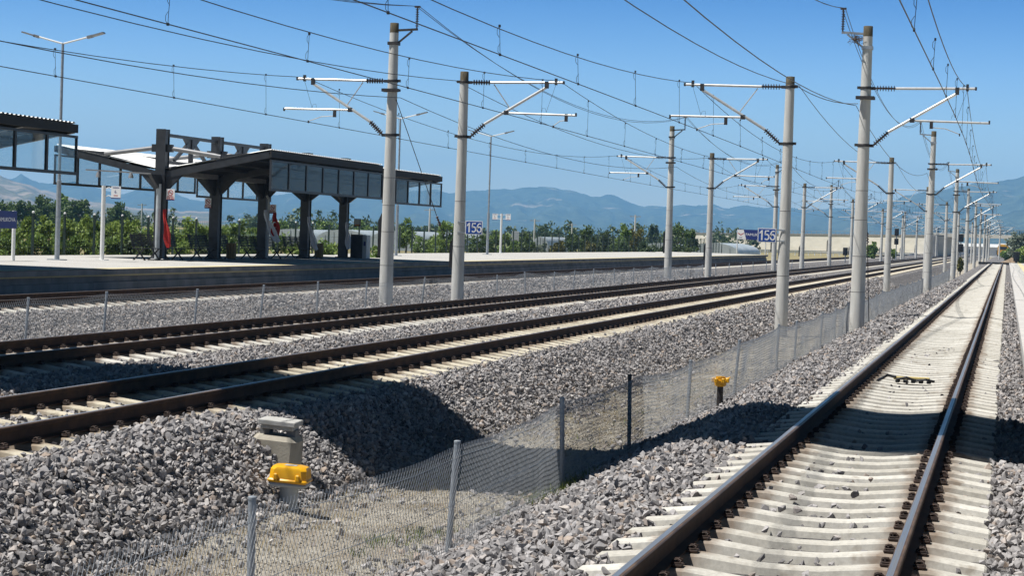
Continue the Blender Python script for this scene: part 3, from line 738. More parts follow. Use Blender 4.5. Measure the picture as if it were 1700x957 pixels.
for row, txt in (('B', 'pair of sagging feeder cables carried on the tall masts by the right-hand track'), ('C', 'pair of sagging feeder cables carried on the tall masts near the left platform')):
    X, zb, zt, s = ROWS[row]; q = -s; run = []
    for dx in (-.05, .05):
        L1 = []
        for k in range(len(YS) - 1):
            seg = sagline((X + q * .77 + dx, YS[k], zt + .55), (X + q * .77 + dx, YS[k + 1], zt + .55), 1.55 + dx, 16); L1 += seg if not L1 else seg[1:]
        run.append(L1)
    cable(txt, run)
for row, txt in (('A', 'return cable running along the tops of the short masts beside the ditch'), ('D', 'return cable running along the tops of the short masts left of the middle tracks'), ('B', 'return cable slung from the middle of the tall masts by the right-hand fence'), ('C', 'return cable slung from the middle of the tall masts near the platform')):
    X, zb, zt, s = ROWS[row]; q = -s; z = 6.80 if row in 'AD' else 6.22; L1 = []
    for k in range(len(YS) - 1):
        seg = sagline((X + q * .28, YS[k], z), (X + q * .28, YS[k + 1], z), .85, 16); L1 += seg if not L1 else seg[1:]
    cable(txt, [L1])
cable('short slack cable hanging between the nearest short and tall masts beside the ditch', [sagline((-6.55, 61.4, 6.82), (-4.62, 61.4, 6.28), .17, 8)], .012)
for X, y0, z0, y1, txt in ((-19.45, 61.3, 6.15, 70.5, 'slanting guy wire from the nearest tall mast near the left platform'), (-4.42, 61.6, 6.2, 67.3, 'steep guy wire from the nearest tall mast by the right-hand fence')):
    zg = float(height(X, y1)); r = empty('guy_wire', (X, y1, zg), txt, 'guy wire', 'guy wires of the tall masts')
    p0 = Vector((X, y0, z0)); p1 = Vector((X, y1, zg + .1)); MB().tube([p0, p1], .014, 6).build('rope', M['wire'], r)
    m_ = p0.lerp(p1, .56); m2 = p0.lerp(p1, .61); b = MB(); insul(b, m_, m2, 4, .022, .05); b.build('insulator', M['insulator'], r)
    MB().box(X - .14, X + .14, y1 - .14, y1 + .14, zg - .1, zg + .12, .03).build('anchor', M['steel_dark'], r)

# ------------------------------------------------------------------ kilometre signs on the masts
def km_sign(X, Y, Z, side, label):
    r = empty('distance_sign', (X, Y, Z), label, 'sign', 'blue kilometre signs 156')
    w, h = .57, .44
    MB().box(X - w / 2, X + w / 2, Y - .006, Y + .006, Z - h / 2, Z + h / 2).build('border', M['sign_white'], r)
    MB().box(X - w / 2 + .025, X + w / 2 - .025, Y - .010, Y - .0055, Z - h / 2 + .025, Z + h / 2 - .025).build('plate', M['blue_sign'], r)
    a5 = [(.065, .125), (-.045, .125), (-.055, .005)] + [(-.005 + .068 * math.cos(t), -.05 + .075 * math.sin(t)) for t in np.linspace(2.3, -2.5, 14)]
    a6 = [(.066 * math.cos(t), -.052 + .078 * math.sin(t)) for t in np.linspace(PI, -PI, 24)] + [(-.066, -.01), (-.058, .045), (-.038, .090), (-.008, .118), (.030, .124), (.058, .108)]
    a5 = [(u, v * 1.08) for u, v in a5]; a6 = [(u, v * 1.08) for u, v in a6]
    for xo, st in ((.0, a5), (.178, a6)):
        b = MB(); vs = []; n = len(st)
        for i, (u, v) in enumerate(st):
            p, q = st[max(0, i - 1)], st[min(n - 1, i + 1)]; dx, dz = q[0] - p[0], q[1] - p[1]; l = math.hypot(dx, dz); nx_, nz_ = -dz / l * .0205, dx / l * .0205
            for o_ in (-.0140, -.0105): vs += [(X + xo + u + nx_, Y + o_, Z + v + nz_), (X + xo + u - nx_, Y + o_, Z + v - nz_)]
        fs = []
        for i in range(n - 1): k = i * 4; fs += [(k, k + 1, k + 5, k + 4), (k + 2, k + 6, k + 7, k + 3), (k, k + 4, k + 6, k + 2), (k + 1, k + 3, k + 7, k + 5)]
        b.add(vs, fs); b.build('numeral', M['sign_white'], r)
    MB().prism([(X - .13, Z - .155), (X - .178, Z - .155), (X - .178, Z + .075), (X - .23, Z + .035), (X - .23, Z + .085), (X - .168, Z + .157), (X - .13, Z + .157)], 'y', Y - .014, Y - .0105).build('numeral', M['sign_white'], r)
    b = MB()
    for dz in (-.17, .17): b.box(*sorted((X + side * (w / 2 - .04), X + side * (w / 2 + .26))), Y + .006, Y + .03, Z + dz - .02, Z + dz + .02)
    b.build('bracket', M['galv'], r)
km_sign(-16.66, 61.2, 2.07, -1, 'blue sign 156 fixed to the right of a short mast before the left platform')
km_sign(-7.24, 61.2, 2.14, 1, 'blue sign 156 fixed to the left of a short mast beside the ditch')

# ------------------------------------------------------------------ small things by the ditch
def marker_box(x, y, z, w, capH, postH, postR, label, slope=0, fluted=False):
    r = empty('cable_marker', (x, y, z), label, 'marker box', 'yellow topped marker boxes in the ditch')
    if not fluted:
        MB()._lathe(Vector((x, y, z - .1)), [(postR * 1.05, 0), (postR, .12), (postR * .96, postH + .1)], 20, Vector((0, 0, 1))).build('post', M['grey_plastic'], r, smooth=40)
        b = MB(); b.box(x - w * .50, x + w * .50, y - w * .42, y + w * .42, z + postH, z + postH + .05, .02); b.build('collar', M['grey_plastic'], r)
        b = MB(); b.box(x - w * .52, x + w * .52, y - w * .44, y + w * .44, z + postH + .045, z + postH + .085, .015)
        # domed lid with sloping shoulders
        z0 = z + postH + .085; z1 = z + postH + capH
        def rr(hx, hy, zz, c): return [(x - hx + c, y - hy, zz), (x + hx - c, y - hy, zz), (x + hx, y - hy + c, zz), (x + hx, y + hy - c, zz), (x + hx - c, y + hy, zz), (x - hx + c, y + hy, zz), (x - hx, y + hy - c, zz), (x - hx, y - hy + c, zz)]
        rings = [rr(w * .49, w * .41, z0, .04), rr(w * .475, w * .40, z0 + (z1 - z0) * .72, .05), rr(w * .44, w * .365, z0 + (z1 - z0) * .93, .06), rr(w * .39, w * .32, z1, .06)]
        vs = sum(rings, []); fs = [tuple(range(24, 32))]
        for k in range(3):
            for i in range(8): j = (i + 1) % 8; fs.append((k * 8 + i, k * 8 + j, k * 8 + 8 + j, k * 8 + 8 + i))
        b.add(vs, fs); b.build('lid', M['yellow'], r, smooth=35)
        b = MB(); b.box(x - w * .36, x - w * .24, y - w * .475, y - w * .40, z + postH + .07, z + postH + .14, .012); b.box(x + w * .22, x + w * .34, y - w * .475, y - w * .40, z + postH + .07, z + postH + .14, .012); b.build('latch', M['yellow'], r)
        MB().box(x - .06, x + .06, y - .05, y + .05, z1 + .001, z1 + .004).build('plate', M['grey_plastic'], r)
        r.rotation_euler = (0, math.radians(3), math.radians(8))
    else:
        MB()._lathe(Vector((x, y, z - .1)), [(postR, 0), (postR * .95, postH + .1)], 14, Vector((0, 0, 1))).build('post', M['steel_dark'], r, smooth=40)
        b = MB(); b._lathe(Vector((x, y, z + postH)), [(postR * 1.3, 0), (w * .36, .02), (w * .42, capH * .62), (w * .30, capH * .66), (w * .30, capH)], 12, Vector((0, 0, 1)))
        for k in range(6):
            a = k * PI / 3; cx, cy = x + math.cos(a) * w * .44, y + math.sin(a) * w * .44; b.box(cx - .03, cx + .03, cy - .03, cy + .03, z + postH + capH * .4, z + postH + capH * .85, .01)
        b.tube([(x + w * .3, y, z + postH + capH * .8), (x + w * .62, y, z + postH + capH * .95)], .012, 6)
        b.build('lid', M['yellow'], r, smooth=35)
    return r
marker_box(-7.0, 18.85, -1.02, .39, .21, .31, .10, 'yellow lidded box on a grey stub at the foot of the ballast')
marker_box(-4.62, 33.2, -.84, .27, .17, .30, .055, 'small yellow ribbed cap on a dark stub by the fence', fluted=True)
r = empty('concrete_block', (-7.5, 19.9, -.65), 'concrete block with a slab raised on top, half sunk in the ballast', 'concrete block')
b = MB(); b.box(-7.78, -7.29, 19.68, 20.08, -.85, -.31, .05); b.build('base', simple('block_concrete', (.46, .42, .34), (.34, .31, .25), .9, scale=5, bumpk=.3), r)
b = MB()
for dx in (-.17, .12): b.box(-7.5 + dx - .05, -7.5 + dx + .05, 19.80, 19.98, -.31, -.24)
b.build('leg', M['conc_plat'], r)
b = MB(); b.box(-7.70, -7.35, 19.74, 20.02, -.245, -.205, .006); b.box(-7.73, -7.32, 19.70, 20.06, -.202, -.145, .008); b.build('slab', simple('slab_concrete', (.50, .49, .46), (.36, .35, .32), .9, scale=7, bumpk=.3), r)
r.rotation_euler = (0, math.radians(4), math.radians(6))

# ------------------------------------------------------------------ platforms
r = empty('platform', (-30, 20, .5), 'long station platform on the left with the canopies', 'platform', 'station platforms')
XF, XB, Y0, Y1, ZP = -25.10, -35.2, 18.0, 214.0, .5
MB().box(XB, XF - .62, Y0, Y1, .30, ZP).build('deck', M['deck'], r)
MB().box(XF - .62, XF - .10, Y0, Y1, .30, ZP + .003).build('tactile_strip', M['tactile'], r)
b = MB(); y = Y0
while y < Y1: b.box(XF - .095, XF, y + .006, min(y + 1.2, Y1) - .006, .345, ZP - .018); y += 1.2
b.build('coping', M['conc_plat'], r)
MB().box(XF - .095, XF + .004, Y0, Y1, ZP - .0165, ZP + .002).build('coping_edge', M['coping_red'], r)
b = MB(); y = Y0
while y < Y1: b.box(XF - .5, XF - .22, y + .004, min(y + 2.4, Y1) - .004, .12, .34); y += 2.4
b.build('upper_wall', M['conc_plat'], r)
b = MB(); y = Y0
while y < Y1: b.box(XF - .5, XF - .13, y + .004, min(y + 1.6, Y1) - .004, -.5, .118); y += 1.6
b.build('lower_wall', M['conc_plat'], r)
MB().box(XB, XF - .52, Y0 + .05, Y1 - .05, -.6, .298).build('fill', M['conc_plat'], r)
r = empty('platform', (4, 0, .4), 'pale platform with a yellow line beside the near track on the right', 'platform', 'station platforms')
MB().box(.30, .72, -6, 240, .24, .40).build('coping', simple('pale_coping', (.55, .52, .48), (.44, .42, .39), .9, scale=2, world=True), r)
MB().box(.42, 11, -6, 239.9, -.5, .235).build('wall', M['conc_plat'], r)
MB().box(.722, 1.2, -6, 240, .24, .398).build('deck', M['deck'], r)
MB().box(1.202, 1.62, -6, 240, .24, .402).build('tactile_strip', M['tactile'], r)
MB().box(1.622, 11, -6, 240, .24, .398).build('deck', M['deck'], r)
r = tag(MB().box(-4.0, 7, 296.5, 299, -.30, .05).build('crossing_panel', M['rubber']), 'dark crossing panel across the end of the right-hand track', 'level crossing')

# ------------------------------------------------------------------ canopies
XCOL, WING = -30.2, 4.25
def corrugated(x0, z0, x1, z1, y0, y1, per=.24, amp=.035, th=.0):
    vs = []; fs = []; ys_ = []; k = 0; y = y0
    while y < y1:
        for fr, h in ((0, 0), (.35, 0), (.5, amp), (.85, amp)):
            if y + fr * per <= y1: ys_.append((y + fr * per, h))
        y += per
    for yy, h in ys_: vs += [(x0, yy, z0 + h), (x1, yy, z1 + h)]
    for i in range(len(ys_) - 1): fs.append((2 * i, 2 * i + 1, 2 * i + 3, 2 * i + 2))
    return vs, fs
def canopy(y0, y1, cols, dz, label, dark=0, masts=True):
    r = empty('platform_canopy', (XCOL, cols[0] if cols else y0, .5), label, 'canopy', 'butterfly roof canopies on the left platform')
    zv = 3.66 + dz; ztp = 4.50 + dz
    for s in (-1, 1):
        xa, xb = XCOL + s * .16, XCOL + s * WING
        vs, fs = corrugated(xa, zv + .22, xb, ztp + .16, y0, y1); b = MB().add(vs, fs); b.build('roof_sheet', M['roof'], r)
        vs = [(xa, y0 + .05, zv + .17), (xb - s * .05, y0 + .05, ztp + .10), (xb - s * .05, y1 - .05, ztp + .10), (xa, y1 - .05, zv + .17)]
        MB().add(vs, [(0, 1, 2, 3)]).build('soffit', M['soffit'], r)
        b = MB()
        for fx in (.3, .52, .74):
            x = XCOL + s * WING * fx; z = zv + (ztp - zv) * fx; b.box(x - .04, x + .04, y0 + .06, y1 - .06, z + .0, z + .12)
        b.build('purlin', M['char'], r)
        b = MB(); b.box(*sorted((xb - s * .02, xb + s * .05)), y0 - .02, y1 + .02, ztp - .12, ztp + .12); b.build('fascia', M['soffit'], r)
        # hanging glass along the eave
        b = MB(); xg = XCOL + s * (WING + .02); zt_, zb_ = ztp - .20, 3.17 + dz
        b.box(xg - .04, xg + .04, y0, y1, zb_, zb_ + .09); b.box(xg - .04, xg + .04, y0, y1, zt_ - .07, zt_)
        n = max(2, round((y1 - y0) / 1.75)); st = (y1 - y0) / n
        for k in range(n + 1): yy = y0 + k * st; b.box(xg - .035, xg + .035, max(y0, yy - .05), min(y1, yy + .05), zb_ + .09, zt_ - .07)
        b.build('glass_frame', M['char'], r)
        b = MB()
        for k in range(n):
            b.mi = 1 if (s == 1 and k < dark) else 0; b.box(xg - .006, xg + .006, y0 + k * st + .05, y0 + (k + 1) * st - .05, zb_ + .09, zt_ - .07)
        b.build('glazing', M['glass'], r) if not (s == 1 and dark) else b.build('glazing', [M['glass'], M['glass_dark']], r)
    # gutter
    MB().box(XCOL - .16, XCOL + .16, y0, y1, zv - .02, zv + .16).build('gutter', M['char_lt'], r)
    for yc in sorted(set([y0 + .12, y1 - .12] + list(cols))):
        b = MB()
        for s in (-1, 1): b.beam((XCOL + s * .15, yc, zv - .02), (XCOL + s * (WING - .05), yc, ztp - .02), .16, .24)
        b.build('rafter', M['char'], r)
    prev = None
    for yc in cols:
        b = MB(); w = .19
        zt = 5.32 + dz
        b.box(XCOL - w, XCOL + w, yc - w, yc - w + .03, .5, zt); b.box(XCOL - w, XCOL + w, yc + w - .03, yc + w, .5, zt); b.box(XCOL - .03, XCOL + .03, yc - w + .03, yc + w - .03, .5, zt - .01)
        b.box(XCOL - w + .03, XCOL + w - .03, yc - .11, yc + .11, .52, zt - .03)
        b.build('column', M['char'], r)
        MB().box(XCOL - .30, XCOL + .30, yc - .30, yc + .30, .5, .56, .02).build('base_plate', M['char'], r)
        b = MB()
        for s in (-1, 1):
            b.prism([(XCOL + s * .19, 3.05), (XCOL + s * .19, zv - .02), (XCOL + s * 1.0, zv + .12), (XCOL + s * .85, zv + .02), (XCOL + s * .3, 3.12)], 'y', yc - .06, yc + .06)
            b.prism([(yc + s * .19, 3.0), (yc + s * .19, zv - .03), (yc + s * 1.05, zv - .03), (yc + s * .95, zv - .14), (yc + s * .34, 3.12)], 'x', XCOL - .06, XCOL + .06)
        b.build('knee_bracket', M['char'], r)
        for s in (-1, 1):
            MB().tube([(XCOL + s * .34, yc, 4.62 + dz), (XCOL + s * 2.3, yc, 4.36 + dz)], .085, 12).build('tie_tube', M['char_lt'], r, smooth=40)
            b = MB(); b.prism([(XCOL + s * 2.1, 4.46 + dz), (XCOL + s * 2.45, 4.44 + dz), (XCOL + s * 3.75, 4.54 + dz), (XCOL + s * 2.1, 4.10 + dz)], 'y', yc - .05, yc + .05)
            b.build('gusset', M['char'], r)
            MB().box(*sorted((XCOL + s * .18, XCOL + s * .40)), yc - .09, yc + .09, 4.48 + dz, 4.76 + dz).build('saddle', M['char'], r)
        if prev is not None and masts:
            a, c = prev + .19, yc - .19; m = (a + c) / 2; b = MB()
            b.beam((XCOL, a, 5.12 + dz), (XCOL, c, 5.12 + dz), .12, .12); b.beam((XCOL, a, 4.12 + dz), (XCOL, c, 4.12 + dz), .12, .12)
            b.beam((XCOL, m, 5.06 + dz), (XCOL, m, 4.15 + dz), .12, .16)
            for s in (-1, 1):
                b.beam((XCOL, m + s * .12, 4.98 + dz), (XCOL, m + s * 1.55, 4.2 + dz), .08, .14); b.prism([(m + s * .08, 5.06 + dz), (m + s * .75, 5.06 + dz), (m + s * .08, 4.6 + dz)], 'x', XCOL - .03, XCOL + .03)
            b.build('truss', M['char'], r)
        prev = yc
    return r
canopy(30, 51.7, [33.0, 38.2, 43.4, 48.6], .0, 'canopy cut by the left edge of the photo, showing only its roof tip and glass')
CC = [67.1, 72.25, 77.4, 82.5, 87.7]
canopy(67.0, 80.1, CC[:3], .0, 'butterfly canopy in the middle with open masts and tie tubes above its roof', 99)
canopy(80.3, 89.2, CC[3:], -.14, 'farther butterfly canopy whose eave ends behind a tall mast', 2)
# pipes and lamps under the middle canopy
r = empty('drain_pipe', (XCOL + .28, 66.85, .5), 'pale drain pipe down the front of the first canopy column', 'drain pipe', 'drain pipes on the canopy columns')
MB().tube([(XCOL + .02, 66.82, .55), (XCOL + .02, 66.82, 3.3)], .09, 10).build('pipe', M['grey_plastic'], r, smooth=40)
r = empty('drain_pipe', (XCOL + .28, 77.1, .5), 'thin pale drain pipe beside the third canopy column', 'drain pipe', 'drain pipes on the canopy columns')
MB().tube([(XCOL + .30, 77.2, .55), (XCOL + .30, 77.2, 3.0), (XCOL + .2, 77.2, 3.15)], .05, 8).build('pipe', M['grey_plastic'], r, smooth=40)
r = empty('strip_light', (-32, 67, 2.6), 'horizontal bar with small spotlights left of the first canopy column', 'light fitting')
MB().beam((-33.0, 66.6, 3.74), (-30.4, 66.6, 3.66), .05, .05).build('bar', M['char_lt'], r)
for x in (-32.5, -31.2): MB()._lathe(Vector((x, 66.6, 3.48)), [(.10, 0), (.08, .1), (.04, .2)], 12, Vector((0, 0, 1))).build('lamp_head', M['char_lt'], r, smooth=40)

# signs, flags, benches, bins under the canopy
def hang_sign(x, y, z, w, h, label, kind, face=(0, -1, 0)):
    r = empty('platform_sign', (x, y, z), label, 'sign', 'small white platform signs')
    MB().box(x - w / 2, x + w / 2, y - .012, y + .012, z - h / 2, z + h / 2).build('plate', M['sign_white'], r)
    MB().box(x - w / 2, x + w / 2, y - .015, y - .0122, z - h / 2, z - h / 2 + .03).build('stripe', M['navy'], r)
    if kind == 'nosmoke':
        b = MB(); n = 20
        for k in range(n):
            a0, a1 = 2 * PI * k / n, 2 * PI * (k + 1) / n
            b.beam((x + .09 * math.cos(a0), y - .014, z + .07 + .09 * math.sin(a0)), (x + .09 * math.cos(a1), y - .014, z + .07 + .09 * math.sin(a1)), .006, .024)
        b.beam((x - .065, y - .0145, z + .135), (x + .065, y - .0145, z + .005), .006, .022); b.build('emblem', M['red'], r)
        b = MB(); b.box(x - .06, x + .05, y - .0135, y - .0123, z + .055, z + .085); b.build('pictogram', M['black'], r)
        text_mesh('lettering', 'SIGARA\nİÇİLMEZ', .075, M['red'], (x, y - .0135, z - .115), (1, 0, 0), (0, 0, 1), r, bold=.003, depth=.001)
    else:
        text_mesh('lettering', kind, .11, M['navy'], (x, y - .0135, z + .03), (1, 0, 0), (0, 0, 1), r, bold=.002, depth=.001)
        MB().box(x - .1, x + .1, y - .015, y - .0122, z - h / 2 + .05, z - h / 2 + .075).build('stripe', M['red'], r)
    return r
hang_sign(-29.78, 66.98, 2.92, .32, .42, 'white no smoking sign on the first canopy column', 'nosmoke')
hang_sign(-30.42, 72.0, 2.95 - .25, .26, .40, 'white notice on the second canopy column', 'nosmoke')
hang_sign(-29.72, 77.2, 2.6, .30, .38, 'white notice above the flags on the third canopy column', 'nosmoke')
def flag(x, y, ztop, ln, w, mat, label, sway, grp='flags hanging on the canopy columns', crescent=False):
    r = empty('flag', (x, y, ztop - ln), label, 'flag', grp)
    b = MB(); n = 14; k = 7; vs = []; fs = []
    for i in range(n + 1):
        u = i / n
        for j in range(k + 1):
            q = j / k - .5
            ww = w * (.35 + .65 * math.sin(min(1, u * 1.3) * PI / 2)) * (1 - .25 * max(0, u - .8) / .2)
            vs.append((x + sway * u ** 1.5 + q * ww + .03 * math.sin(u * 9 + q * 5), y + .05 * math.sin(q * 9 + u * 3), ztop - ln * u * (1 - .06 * abs(q)) + .05 * q))
    for i in range(n):
        for j in range(k): a = i * (k + 1) + j; fs.append((a, a + 1, a + k + 2, a + k + 1))
    b.add(vs, fs); o = b.build('cloth', mat, r, smooth=80)
    if crescent:
        b = MB(); cx, cz = x + sway * .28, ztop - ln * .5; n = 14
        pts = [(cx + .10 * math.cos(t), cz + .13 * math.sin(t)) for t in np.linspace(.6, 2 * PI - .6, n)] + [(cx + .03 + .075 * math.cos(t), cz + .10 * math.sin(t)) for t in np.linspace(2 * PI - .7, .7, n)]
        b.prism(pts, 'y', y - .085, y - .08); b.build('emblem', M['sign_white'], r)
    return r
flag(-29.9, 66.75, 2.38, 1.42, .22, M['red'], 'long red flag hanging from the first canopy column', .22)
flag(-29.95, 76.95, 2.55, 1.35, .30, M['cloth_white'], 'white flag hanging aslant on the third canopy column', .62)
flag(-29.55, 77.0, 2.45, 1.02, .36, M['red'], 'red flag with a white crescent on the third canopy column', .10, crescent=True)
flag(-29.95, 82.2, 2.35, 1.5, .22, M['cloth_white'], 'narrow white flag hanging on the fourth canopy column', .42)
flag(-29.95, 87.4, 2.2, 1.3, .24, M['cloth_white'], 'narrow white flag hanging on the fifth canopy column', .15)
def bench_proto():
    r = empty('bench', (0, 0, 0)); b = MB()
    w = .62
    # slatted seat and back, facing the near side
    for k in range(6): b.box(-.10 + .075 * k, -.045 + .075 * k, -w, w, .42, .445)
    b.build('seat', M['black'], r, world=False); b = MB()
    for k in range(7): x = -.13 - .02 * k; z = .50 + .065 * k; b.box(x - .012, x + .012, -w, w, z, z + .05)
    for q in (-.5, 0, .5): b.beam((-.10, q, .42), (-.29, q, .96), .04, .03)
    b.build('backrest', M['black'], r, world=False)
    for q in (-.42, .42):
        b = MB(); b.beam((.33, q, 0), (-.06, q, .43), .05, .04); b.beam((-.20, q, 0), (.28, q, .43), .05, .04); b.build('leg', M['black'], r, world=False)
    return r
proto = bench_proto(); first = True
BL = ['left of the first canopy column', 'right of the first canopy column', 'left of the second canopy column', 'behind the brown bin at the second canopy column', 'left of the third canopy column', 'right of the third canopy column', 'left of the fourth canopy column', 'right of the fourth canopy column']
for i in range(8):
    yc = CC[i // 2] + (-1.02 if i % 2 == 0 else 1.05); loc = (XCOL - .1, yc, .5)
    o = proto if i == 0 else copy_tree(proto, None, loc); o.location = loc; o.rotation_euler = (0, 0, math.radians(-14))
    tag(o, 'black slatted bench with crossed legs ' + BL[i], 'bench', 'black benches by the canopy columns')
def bin_(x, y, label):
    r = empty('litter_bin', (x, y, .5), label, 'litter bin', 'brown litter bins under the canopy')
    b = MB()
    for k in range(12):
        a = 2 * PI * k / 12; b.beam((x + .18 * math.cos(a), y + .18 * math.sin(a), .56), (x + .18 * math.cos(a), y + .18 * math.sin(a), 1.12), .075, .03, (math.cos(a), math.sin(a), 0))
    b.build('slats', M['brown'], r); MB()._lathe(Vector((x, y, .52)), [(.15, 0), (.15, .58)], 14, Vector((0, 0, 1))).build('liner', M['black'], r)
    MB()._lathe(Vector((x, y, 1.11)), [(.2, 0), (.2, .04), (.13, .06)], 16, Vector((0, 0, 1))).build('rim', M['brown'], r)
bin_(-29.9, 73.25, 'brown slatted bin right of the second canopy column'); bin_(-29.9, 83.55, 'brown slatted bin right of the fourth canopy column')
r = empty('cabinet', (-29.7, 88.6, .5), 'grey cabinet with a pale side next to the fifth canopy column', 'cabinet')
MB().box(-30.05, -29.45, 88.3, 88.9, .5, 1.62, .02).build('body', M['char'], r); MB().box(-29.46, -29.25, 88.32, 88.88, .5, 1.60).build('door', M['grey_plastic'], r); MB().box(-29.40, -29.30, 88.31, 88.318, 1.1, 1.3).build('panel', M['navy'], r)
r = empty('info_screen', (-29.5, 90.3, 2.5), 'small dark framed screen hanging below the far canopy eave', 'screen')
MB().box(-29.62, -29.30, 87.45, 87.55, 2.0, 2.36, .02).build('frame', M['char'], r); MB().box(-29.59, -29.33, 87.443, 87.449, 2.10, 2.33).build('panel', simple('screen_face', (.32, .36, .36), (.25, .28, .28), .3, scale=3), r); MB().box(-29.57, -29.36, 87.443, 87.448, 2.04, 2.08).build('stripe', M['orange'], r)

# sign posts and lamp posts on the platform
def sign_post(x, y, h, label, two=False):
    r = empty('sign_post', (x, y, .5), label, 'sign post', 'white sign posts on the left platform')
    MB().tube([(x, y, .5), (x, y, .5 + h)], .075, 14).build('post', M['white'], r, smooth=40); MB().box(x - .18, x + .18, y - .18, y + .18, .5, .52).build('base_plate', M['white'], r)
    for s in ((1, -1) if two else (1,)):
        b = MB()
        for dz in (-.10, -.38): b.tube([(x + s * .07, y, .5 + h + dz), (x + s * .2, y, .5 + h + dz + .04), (x + s * .30, y, .5 + h + dz)], .015, 6)
        b.build('bracket', M['white'], r); xc = x + s * .47; z = .5 + h - .23
        MB().box(xc - .18, xc + .18, y - .012, y + .012, z - .22, z + .22).build('plate', M['sign_white'], r)
        MB().box(xc - .18, xc + .18, y - .015, y - .0122, z - .22, z - .185).build('stripe', M['navy'], r)
        text_mesh('lettering', '6.', .15, M['navy'], (xc, y - .0135, z + .02), (1, 0, 0), (0, 0, 1), r, depth=.001); text_mesh('lettering', 'VAGON', .07, M['navy'], (xc, y - .0135, z + .165), (1, 0, 0), (0, 0, 1), r, depth=.001, bold=.002)
        MB().box(xc - .08, xc + .08, y - .015, y - .0122, z - .12, z - .095).build('stripe', M['red'], r)
sign_post(-30.86, 63.7, 2.62, 'white post with one carriage sign between a lamp post and the first canopy')
sign_post(-33.9, 131.7, 2.75, 'white post with a sign on each side beyond the left platform canopies', True)
def lamp_post(x, y, h, label):
    r = empty('lamp_post', (x, y, .5), label, 'lamp post', 'double armed lamp posts on the left platform')
    MB().tube([(x, y, .5), (x, y, 3.2), (x, y, 3.21), (x, y, .5 + h)], [.085, .08, .055, .045], 14).build('pole', M['galv'], r, smooth=40)
    MB().box(x - .25, x + .25, y - .25, y + .25, .5, .53).build('base_plate', M['galv'], r)
    for s in (-1, 1):
        MB().tube([(x, y, .5 + h - .02), (x + s * .95, y, .5 + h + .22)], .03, 8).build('arm', M['white'], r, smooth=40)
        b = MB(); p0 = Vector((x + s * .9, y, .5 + h + .20)); p1 = Vector((x + s * 1.5, y, .5 + h + .36)); b.beam(p0, p0.lerp(p1, .3), .12, .09); b.beam(p0.lerp(p1, .25), p1, .22, .05); b.build('lamp_head', M['char_lt'], r)
lamp_post(-31.23, 61.05, 7.35, 'tall lamp post with two arms left of the first canopy')
lamp_post(-31.9, 101.4, 7.4, 'tall lamp post half hidden behind a tall mast near the far canopy end')
lamp_post(-32.3, 122.1, 7.6, 'tall lamp post standing alone on the platform beyond the canopies')
# name boards
def name_board(c, xd, w, h, zc, posts, label, tsize, logo, tx):
    r = empty('station_sign', c, label, 'station sign', 'station name signs'); c = Vector(c); X = Vector(xd).normalized(); Nn = X.cross(Vector((0, 0, 1)))
    def slab(u0, u1, z0, z1, o0, o1, name, mat):
        b = MB(); vs = []
        for o in (o0, o1):
            for (u, z) in ((u0, z0), (u1, z0), (u1, z1), (u0, z1)):
                p = c + X * u + Nn * o; vs.append((p.x, p.y, z))
        b.add(vs, [(3, 2, 1, 0), (4, 5, 6, 7), (0, 1, 5, 4), (1, 2, 6, 5), (2, 3, 7, 6), (3, 0, 4, 7)]); return b.build(name, mat, r)
    slab(-w / 2, w / 2, zc - h / 2, zc + h / 2, -.03, .03, 'panel', M['navy'])
    if logo:
        u1 = -w / 2 + w * .25; b = MB(); vs = []
        for o in (.031, .036):
            for (u, z) in ((-w / 2 + .02, zc - h / 2 + .03), (u1 + .16 * h, zc - h / 2 + .03), (u1 - .12 * h, zc + h / 2 - .03), (-w / 2 + .02, zc + h / 2 - .03)):
                p = c + X * u + Nn * o; vs.append((p.x, p.y, z))
        b.add(vs, [(3, 2, 1, 0), (4, 5, 6, 7), (0, 1, 5, 4), (1, 2, 6, 5), (2, 3, 7, 6), (3, 0, 4, 7)]); b.build('field', M['sign_white'], r)
        # winged emblem: two swept arms and a small hub
        um = -w / 2 + w * .125
        for sg in (-1, 1):
            b = MB(); vs = []
            pl = [(0, -.10), (.08, .02), (.34, .12), (.30, .04), (.10, -.08), (.03, -.16)]
            for o in (.037, .041):
                for (u, z) in pl: p = c + X * (um + sg * u * h) + Nn * o; vs.append((p.x, p.y, zc + z * h + .06))
            n = len(pl); b.add(vs, [tuple(range(n)), tuple(range(2 * n - 1, n - 1, -1))] + [(i, (i + 1) % n, n + (i + 1) % n, n + i) for i in range(n)]); b.build('emblem', M['red'], r)
        slab(um - .16 * h, um + .16 * h, zc - .34 * h, zc - .28 * h, .037, .041, 'emblem', M['navy'])
    text_mesh('lettering', 'PAMUKOVA', tsize, M['sign_white'], tuple(c + X * tx + Nn * .032 + Vector((0, 0, zc - c.z))), X, (0, 0, 1), r, bold=.0, depth=.004, sx=1.0)
    for u in posts:
        p = c + X * u - Nn * .095; MB().tube([(p.x, p.y, .5), (p.x, p.y, zc + h / 2 + .02)], .06, 12).build('post', M['white'], r, smooth=40)
    return r
name_board((-31.2, 56.2, .5), (.10, 1, 0), 3.2, .56, 1.82, (-1.35, 1.62), 'navy station name sign PAMUKOVA cut by the left edge', .185, False, 1.0)
bl = name_board((-27.7, 220.5, .5), (1, -.06, 0), 3.5, 1.12, 2.65, (-1.72, 1.5), 'navy and white station name sign at the far end of the left platform', .42, True, .35)
b = MB().prism([(-.1, 0), (.12, 0), (.02, .3), (-.1, .3)], 'x', 0, .01)

